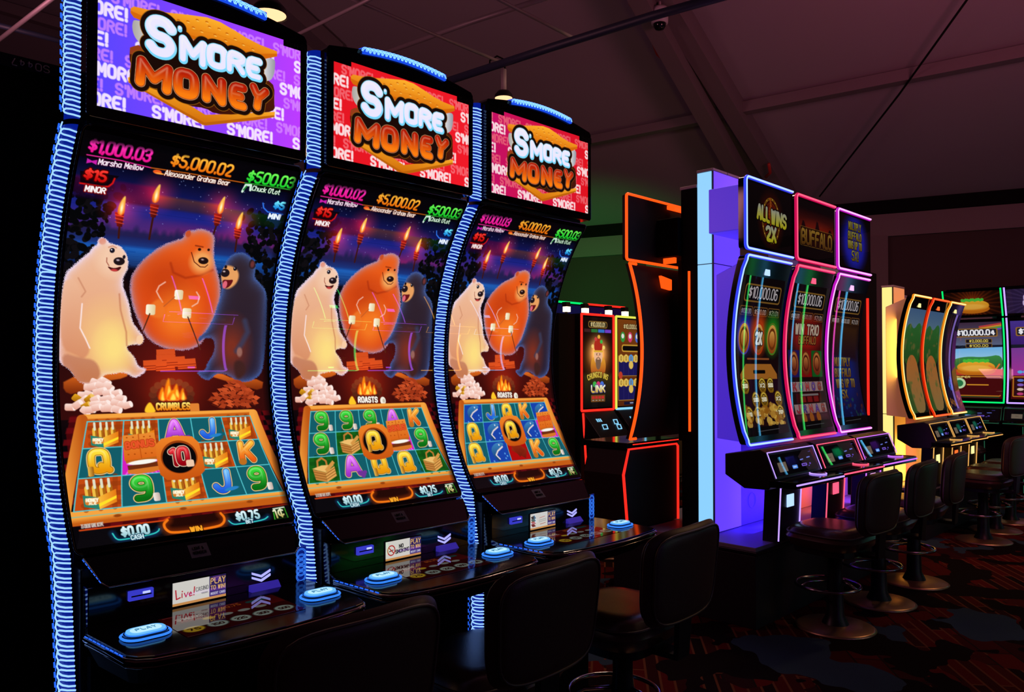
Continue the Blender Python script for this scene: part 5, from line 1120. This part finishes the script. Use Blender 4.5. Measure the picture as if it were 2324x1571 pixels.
p=MB(); p.prism(o,'y',0.0,0.36); p.build('lower_cabinet',BACKP,t,0.004)
p=MB(); p.tube([(x,-0.004,z) for x,z in o],0.010,8); p.build('neon_frame',N_RED2,t)
p=MB(); p.box(-0.39,0.27,-0.02,0.38,1.125,1.165); dk=p.build('deck',BLACK,t,0.004)
p=MB(); p.tube([(-0.32,-0.022,1.15),(0.27,-0.022,1.15)],0.004,6); p.build('edge_light',N_RED2,dk)
# ---------------------------------------------------------------- far yellow bank
AY=art_bank3()
bank_base(8.35,10.6,2.55,3.7,0.50,'black machine base under the yellow light column','y')
light_column(8.55,8.88,2.905,3.02,2.56,0.502,COLY,COLYS,'glowing yellow light column between the two neon banks',1.22)
t=empty('back_panel',(9.75,3.06,0.502),0,'amber lit wall panel behind the yellow neon machines','wall panel')
p=MB(); p.box(-0.86,0.9,-0.06,0.06,0.0,2.0); p.build('panel_board',mat('pale panel',(0.40,0.37,0.45),0.4),t,0.003)
YN='curved neon machines of the far yellow bank'
kw=dict(hw=0.285,zb=1.19,zt=2.43,sag=0.11,top=None,ped=0.5,lm=emis('dim amber line',(1.0,0.5,0.12),0.9))
neon_machine('slot_machine',(8.66,2.66,0),0,N_YEL,AY[0],'neon slot machine with yellow light frame next to the yellow column',YN,shell=mat('amber painted glow housing',(0.45,0.36,0.34),0.4,emit=(0.55,0.16,0.06),strength=0.35),halo=((1.0,0.5,0.06),[(-0.25,1.9,8),(0,0.8,5)]),**kw)  # amber light on this housing is put in as emission
neon_machine('slot_machine',(9.27,2.66,0),0,N_ORG,AY[1],'neon slot machine with orange red light frame, middle of the yellow bank',YN,halo=((1.0,0.1,0.04),[(0,1.9,4),(0,0.8,4)]),**kw)
neon_machine('slot_machine',(9.88,2.66,0),0,N_YEL,AY[2],'neon slot machine with yellow frame at the right end of the yellow bank',YN,halo=((1.0,0.5,0.06),[(0,0.8,4)]),**kw)
t=empty('rear_column',(7.72,2.95,0),0,'black column with a red light line left of the yellow column','column')
p=MB(); p.box(-0.22,0.22,-0.10,0.10,0.0,2.62); p.build('column_body',MATTE,t,0.004)
p=MB(); p.tube([(-0.05,-0.112,1.25),(-0.05,-0.112,2.36)],0.012,8); p.build('neon_line',N_RED2,t)
# ---------------------------------------------------------------- machines across the far aisle
AF=art_far()
FN='tall machines with food pictures facing down the aisle'
kw=dict(hw=0.37,zb=1.22,zt=2.39,sag=0.07,top=(2.42,2.80),style='S',ped=0.0,spine=True,lm=emis('dim green line',(0.02,0.16,0.08),0.5))
neon_machine('slot_machine',(12.5,3.17,0),R(-90),N_GRN,AF[0],'slot machine with a golden bread roll picture and green light lines',FN,**kw)
neon_machine('slot_machine',(12.5,2.40,0),R(-90),N_VIO,AF[1],'slot machine with a pink picture and violet light lines at the right edge',FN,n2=N_VIO,**kw)
t=empty('machine_header',(12.93,3.0,0),0,'dark cabinet wall behind the two food picture machines','cabinet'); p=MB(); p.box(-0.08,0.28,-1.6,0.62,0,2.86); p.build('header_box',MATTE,t,0.01)
# ---------------------------------------------------------------- flat screen machines in the left distance
AL=art_left()
def flat_machine(loc, nms, art, label, legs):
    root=empty('slot_machine',loc,0,label,'slot machine','flat upright machines in the left distance')
    b=MB(); b.box(-0.265,0.265,0.012,0.34,0.55,2.255); b.build('cabinet',MATTE,root,0.006)
    o=rrect(-0.265,0.265,1.262,2.250,0.012,3); p=MB(); p.prism(o,'y',0.0,0.02); ds=p.build('main_display',BEZEL,root)
    screen_mesh('main_screen',art,flat_fn(-0.235,0.238,-0.003,-0.003,2.222,1.29),ds)
    segs=[('left',(-0.265,2.25),(-0.265,1.262)),('bottom',(-0.265,1.262),(0.265,1.262)),('right',(0.265,1.262),(0.265,2.25)),('top',(0.265,2.25),(-0.265,2.25))]
    for (nm,(nn,a,b_)) in zip(nms,segs):
        p=MB(); p.tube([(a[0],-0.004,a[1]),(b_[0],-0.004,b_[1])],0.012,8); p.build('neon_line',nm,root)
    c=MB(); c.prism([(-0.24,1.0),(-0.02,1.245),(0.05,1.245),(0.05,0.9),(-0.2,0.95)],'x',-0.25,0.25); con=c.build('console',SATIN,root,0.004)
    yy=lambda z:-0.24+0.22*(z-1.0)/0.245-0.004
    for (x0,x1,z0,z1) in ((-0.14,-0.12,1.15,1.18),(-0.11,-0.09,1.15,1.18),(-0.08,-0.06,1.15,1.18)):
        p=MB(); p.add([(x0,yy(z0),z0),(x1,yy(z0),z0),(x1,yy(z1),z1),(x0,yy(z1),z1)],[(0,1,2,3)]); p.build('icon_lamp',N_CYN,con)
    for (x0,x1,z0,z1) in ((-0.12,-0.03,1.08,1.12),(0.11,0.19,1.12,1.16),(0.11,0.19,1.07,1.11)):
        p=MB(); p.tube([(x0,yy(z0),z0),(x1-0.02,yy(z0),z0),(x1,yy(z1),z1),(x0+0.02,yy(z1),z1)],0.006,5,True); p.build('icon_lamp',N_CYN,con)
    if legs:
        p=MB(); p.tube([(-0.262,-0.02,1.24),(-0.20,-0.02,0.55)],0.011,8); p.build('leg_light',N_RED2,root)
    b=MB(); b.box(-0.2,0.2,0.0,0.3,0.0,0.9); b.build('pedestal',MATTE,root,0.004)
    return root
flat_machine((6.415,5.10,0),[N_RED2]*4,AL[0],'upright machine in red light frame showing a bearded figure, left distance',True)
flat_machine((6.99,5.10,0),[N_LIME,N_CYN,N_CYN,N_LIME],AL[1],'upright machine in yellow and cyan light frame beside the red framed one',False)
t=empty('partition',(5.98,5.2,0),0,'black partition beside the red framed upright machine','partition'); p=MB(); p.box(-0.12,0.13,-0.05,0.25,0,2.24); p.build('partition_board',MATTE,t,0.004)
for (loc,nm,art,lab) in (((7.62,6.65,0),N_GRN,AL[2],'sign box with green light outline above the distant machines'),((8.56,6.65,0),N_RED2,AL[3],'sign box with red light outline above the distant machines')):
    t=empty('sign_box',loc,0,lab,'sign','lit sign boxes above the distant machines')
    p=MB(); p.prism(rrect(-0.43,0.43,2.0,2.55,0.03,4),'y',0,0.12); sb=p.build('sign_body',MATTE,t)
    screen_mesh('sign_screen',art,flat_fn(-0.4,0.4,-0.003,-0.003,2.52,2.03),sb)
    p=MB(); p.tube([(x,-0.006,z) for x,z in rrect(-0.43,0.43,2.0,2.55,0.03,4)],0.013,8,True); p.build('neon_frame',nm,t)
    p=MB(); p.box(-0.05,0.05,0.02,0.1,0,2.0); p.build('sign_post',MATTE,t)
t=empty('lamp_rail',(7.1,5.50,0),0,'dark rail behind the upright machines carrying small spot lamps','rail'); p=MB(); p.box(-1.1,1.1,-0.02,0.02,2.24,2.28); p.build('rail_bar',MATTE,t)
for sx in (-1.0,1.0): p=MB(); p.box(sx-0.03,sx+0.03,-0.02,0.02,0,2.24); p.build('rail_post',MATTE,t)
WARM=emis('warm lamp lens',(1.0,0.72,0.45),3.0)
for k,x in enumerate((6.13,6.44,6.86,7.17,7.52)):
    t=empty('spot_lamp',(x+0.25,5.50,2.28),0,'%s small warm spot lamp on the distant rail'%['first','second','third','fourth','fifth'][k],'lamp','spot lamps on the distant rail')
    p=MB(); p.box(-0.034,0.034,-0.03,0.03,0.075,0.125); p.build('lamp_housing',SATIN,t); p=MB(); p.box(-0.032,0.032,-0.034,0.02,0.02,0.075); p.build('lamp_lens',WARM,t); p=MB(); p.box(-0.012,0.012,-0.012,0.012,0.0,0.02); p.build('lamp_foot',MATTE,t)
# ---------------------------------------------------------------- stools
ST=make_stool()
SPOTS=[(1.22,2.09,0,'dark padded stool nearest the camera, before the first tall machine'),
(1.97,2.09,2,'dark padded stool before the middle tall machine'),
(2.80,2.09,3,'dark padded stool before the third tall machine, blue and red glints on its back'),
(5.16,2.13,-3,'stool before the ice blue neon machine, wide glossy seat showing'),
(5.93,2.13,2,'stool before the red neon machine, second in the centre bank row'),
(6.68,2.13,4,'stool before the magenta neon machine, third in the centre bank row'),
(8.75,2.15,-6,'stool before the first yellow framed machine'),
(9.4,2.2,3,'stool before the orange framed machine'),
(10.05,2.2,-2,'stool before the last yellow framed machine'),
(11.6,3.1,-90,'stool facing the green lit bread roll machine'),
(5.75,4.42,4,'brown stool back in the left distance before the red framed upright machine'),
(6.40,4.42,-5,'brown stool before the cyan framed upright machine in the left distance')]
for i,(x,y,a,lab) in enumerate(SPOTS):
    o=ST if i==0 else copy_tree(ST)
    o.location=(x,y,0); o.rotation_euler=(0,0,R(a)); o['label']=lab
# ---------------------------------------------------------------- tent frame, pipes, lamps overhead
ALU=mat('dull aluminium beam',(0.20,0.17,0.18),0.5,metal=0.2); PIPEB=mat('blue black pipe',(0.02,0.03,0.06),0.5); REDP=mat('red sprinkler pipe',(0.45,0.03,0.02),0.5); GREYR=mat('grey steel rod',(0.26,0.22,0.23),0.5,metal=0.3)
def beam(a,b,w,h,name,m,kind='structure'):
    a=Vector(a); b=Vector(b); d=(b-a).normalized(); s=d.cross(Vector((0,0,1))).normalized()*w/2; u=s.cross(d).normalized()*h/2
    g=MB(); vs=[p+x*s+y*u for p in (a,b) for x,y in ((-1,-1),(1,-1),(1,1),(-1,1))]
    g.add(vs,[(0,1,2,3),(7,6,5,4),(0,4,5,1),(1,5,6,2),(2,6,7,3),(3,7,4,0)])
    o=g.build(name,m)
    if kind: structure(o)
    return o
P=[(6.910,4.750,5.885),(12.053,5.641,4.335)]; beam(P[0],P[1],0.22,0.26,'trim_1',ALU)
P=[(6.580,4.824,5.792),(10.890,5.824,4.470)]; beam(P[0],P[1],0.20,0.22,'trim_2',ALU)
P=[(9.492,5.263,5.141),(10.318,1.686,5.237)]; beam(P[0],P[1],0.16,0.14,'trim_3',ALU)
P=[(8.996,7.620,5.064),(9.535,5.287,5.126)]; beam(P[0],P[1],0.14,0.12,'trim_4',ALU)
P=[(4.765,8.152,6.222),(3.970,7.988,6.464)]; 
P=[(4.245,8.535,6.275),(5.643,8.868,5.845)]; beam(P[0],P[1],0.24,0.2,'trim_5',ALU)
P=[(2.281,12.196,6.536),(3.754,11.390,6.190)]; beam(P[0],P[1],0.14,0.14,'trim_6',ALU)
def rod(P,r,name,m,label,cat,group=None,kind=None):
    g=MB(); g.tube(P,r,8); o=g.build(name,m); o.location=P[0]
    me=o.data; 
    for v in me.vertices: v.co-=Vector(P[0])
    tag(o,label,cat,group,kind); return o
rod([(8.815,2.178,5.520),(10.109,3.349,5.042),(11.946,5.129,4.353)],0.012,'stay_cable',MATTE,'thin dark stay cable slanting down the right half of the tent roof','cable')
rod([(4.614,5.367,4.300),(4.714,4.225,4.300),(4.818,3.294,4.300),(4.966,2.422,4.300)],0.035,'pipe',PIPEB,'dark blue pipe running across the roof above the tall machines','pipe')
G='grey rods of the hanging grid'
rod([(3.193,5.662,4.350),(3.250,4.751,4.350),(3.271,4.366,4.350)],0.014,'hanging_rod',GREYR,'grey rod rising right behind the top of the nearest machine','rod',G)
rod([(3.143,4.826,4.400),(3.312,4.840,4.400),(4.035,4.884,4.400),(4.833,4.912,4.400)],0.014,'hanging_rod',GREYR,'long grey rod sloping down right to the pipe above the third machine','rod',G)
rod([(4.278,5.842,4.600),(4.388,4.905,4.600),(4.521,4.098,4.600)],0.022,'hanging_rod',GREYR,'thick grey rod crossing behind the middle machine top','rod',G)
rod([(3.845,4.039,4.380),(3.964,4.052,4.380),(4.890,4.098,4.380)],0.014,'hanging_rod',GREYR,'grey rod ending on the blue pipe left of the roof camera','rod',G)
rod([(1.439,7.357,4.200),(1.468,6.935,4.200),(1.562,5.794,4.200)],0.016,'hanging_rod',GREYR,'pale grey rod in the top left corner','rod',G)
rod([(1.353,6.929,4.300),(1.698,6.912,4.300),(2.077,6.913,4.300)],0.022,'pipe',PIPEB,'dark pipe in the top left corner','pipe')
rod([(6.485,4.894,5.783),(6.915,5.029,5.648),(7.156,5.026,5.579),(7.721,5.237,5.398),(7.893,5.229,5.350),(9.067,5.462,4.994)],0.022,'sprinkler_pipe',REDP,'red sprinkler pipe along the roof beam beside the white camera','pipe')
rod([(10.490,5.233,4.609),(10.711,5.323,4.538),(10.789,5.431,4.505)],0.022,'sprinkler_pipe',REDP,'short red pipe end above the first neon machine','pipe')
P=[(7.145,4.816,5.452)][0]
t=empty('security_camera',P,0,'white dome security camera hanging from the roof beam','camera')
g=MB(); g.lathe([(0.0,0.16),(0.085,0.16),(0.095,0.13),(0.09,-0.01),(0.0,-0.01)],24); g.build('housing',mat('camera white',(0.5,0.48,0.5),0.4),t)
g=MB(); g.lathe([(0.07,-0.008),(0.066,-0.04),(0.045,-0.072),(0.0,-0.085)],24); g.build('dome',BLACK,t)
g=MB(); g.tube([(0,0,0.16),(0,0.0,0.36)],0.02,8); g.build('stem',GREYR,t)
LP2=[(4.692,4.747,4.300)][0]; LP2=(LP2[0],LP2[1],LP2[2]-math.hypot(LP2[0],LP2[1])*0.0425)
for (P,lab,L) in (([(1.780,3.350,3.351)][0],'round warm lamp glowing behind the nearest machine top',0.30),(LP2,'round warm lamp glowing behind the third machine top',4.255-LP2[2])):
    t=empty('pendant_lamp',P,0,lab,'lamp','warm pendant lamps behind the near bank')
    g=MB(); g.lathe([(0.0,0.05),(0.05,0.05),(0.075,0.02),(0.08,-0.012)],24); g.build('lamp_shade',SATIN,t)
    g=MB(); g.lathe([(0.0,-0.03),(0.045,-0.024),(0.075,-0.008)],24); g.build('lamp_lens',emis('warm pendant lens',(1.0,0.55,0.28),1.6),t)
    g=MB(); g.tube([(0,0,0.05),(0,0,L)],0.024,8); g.build('stem',mat('dim stem',(0.3,0.24,0.25),0.6),t)
t=empty('hanging_hook',[(4.859,5.000,4.400)][0],0,'small dark hook loop on the pipe above the third machine','hook')
g=MB(); g.tube([(-0.05,0.05,-0.02),(-0.045,0.045,0.05),(0,0,0.09),(0.045,-0.045,0.06),(0.05,-0.05,-0.02)],0.008,6); g.build('hook_wire',MATTE,t)
# end wall: dark valance, pale panels and post
def wallslab(name,m,e0,e1,z0,z1,d0=-0.08,d1=-0.001):
    g=MB(); slab(g,D0+d0,D0+d1,e0,e1,z0,z1); return structure(g.build(name,m))
wallslab('trim_7',MATTE,-14,16,4.14,4.34,-0.16,-0.01)
wallslab('trim_8',WALLM,-14,16,3.78,4.135)
wallslab('trim_10',WALLM,0.6,4.2,0,3.77,-0.05)
wallslab('trim_9',mat('wall post',(0.17,0.12,0.13),0.7),0.25,0.6,0,3.78,-0.14)
# dark machine seen from behind at the left edge
t=empty('slot_machine',(0.10,3.10,0),0,'black back of a machine at the left edge with a pale mirrored number','slot machine')
g=MB(); g.prism([(-1.3,0.0),(0.82,0.0),(0.82,2.74),(0.55,2.775),(-1.3,2.775)],'y',0.0,0.5); cb=g.build('cabinet',MATTE,t,0.01)
g=MB(); g.box(-1.3,0.80,-0.02,0.0,2.725,2.770); tr=g.build('top_trim',SATIN,t,0.003)
g=MB(); text_geo(g,'S0447',(0.70,-0.021,2.757),(-1,0,0),(0,0,-1),0.115,0.024,0.0018,0); g.build('number_text',mat('pale ink',(0.85,0.8,0.74),0.6),tr)
for (x0,x1,z0,z1) in ((0.345,0.40,0.72,0.80),(0.405,0.46,0.68,0.745),(0.41,0.46,0.49,0.60)):
    g=MB(); g.box(x0,x1,-0.012,0.0,z0,z1); g.build('sticker',mat('dim orange sticker',(0.16,0.07,0.04),0.6),cb)
# machines of the bank across the near aisle, behind the photographer: seen only as coloured lines mirrored in the glossy screens
RF=[emis('bright violet neon',(0.45,0.10,1.0),10.0),emis('bright green neon',(0.05,0.9,0.15),10.0),emis('bright amber neon',(1.0,0.45,0.05),10.0),emis('bright cyan neon',(0.10,0.55,1.0),10.0)]
for i,(x,nm,lab) in enumerate(((3.3,RF[0],'neon machine with violet light frame across the near aisle'),(4.9,RF[1],'neon machine with green light frame across the near aisle'),(5.7,RF[0],'second violet framed neon machine across the near aisle, beside a green one'),(6.5,RF[2],'neon machine with amber light frame across the near aisle'),(7.3,RF[3],'neon machine with cyan light frame across the near aisle'))):
    neon_machine('slot_machine',(x,-2.3,0),R(180),nm,[AY[0][1],AY[2][1],AY[0][2]],lab,'neon machines across the near aisle',top=None,zb=1.1,zt=2.3,ped=0.0)
RH=[emis('clear green neon',(0.05,0.9,0.15),5.0),emis('clear cyan neon',(0.10,0.55,1.0),5.0)]; RG=[emis('bright magenta neon',(1.0,0.08,0.6),5.0)]
for i,(x,y,n1,n2_,lab) in enumerate(((10.5,-0.13,RH[0],RH[1],'neon machine with green and cyan light lines right of the aisle'),(11.4,0.15,RH[1],RH[0],'neon machine with cyan and green light lines, middle of the bank right of the aisle'),(12.3,0.39,RG[0],RH[1],'neon machine with magenta and cyan light lines at the far end right of the aisle'))):
    neon_machine('slot_machine',(x,y,0),R(167),n1,[AY[0][1],AY[2][1],AY[0][2]],lab,'neon machines right of the aisle',top=None,zb=1.1,zt=2.5,ped=0.0,style='S',n2=n2_)
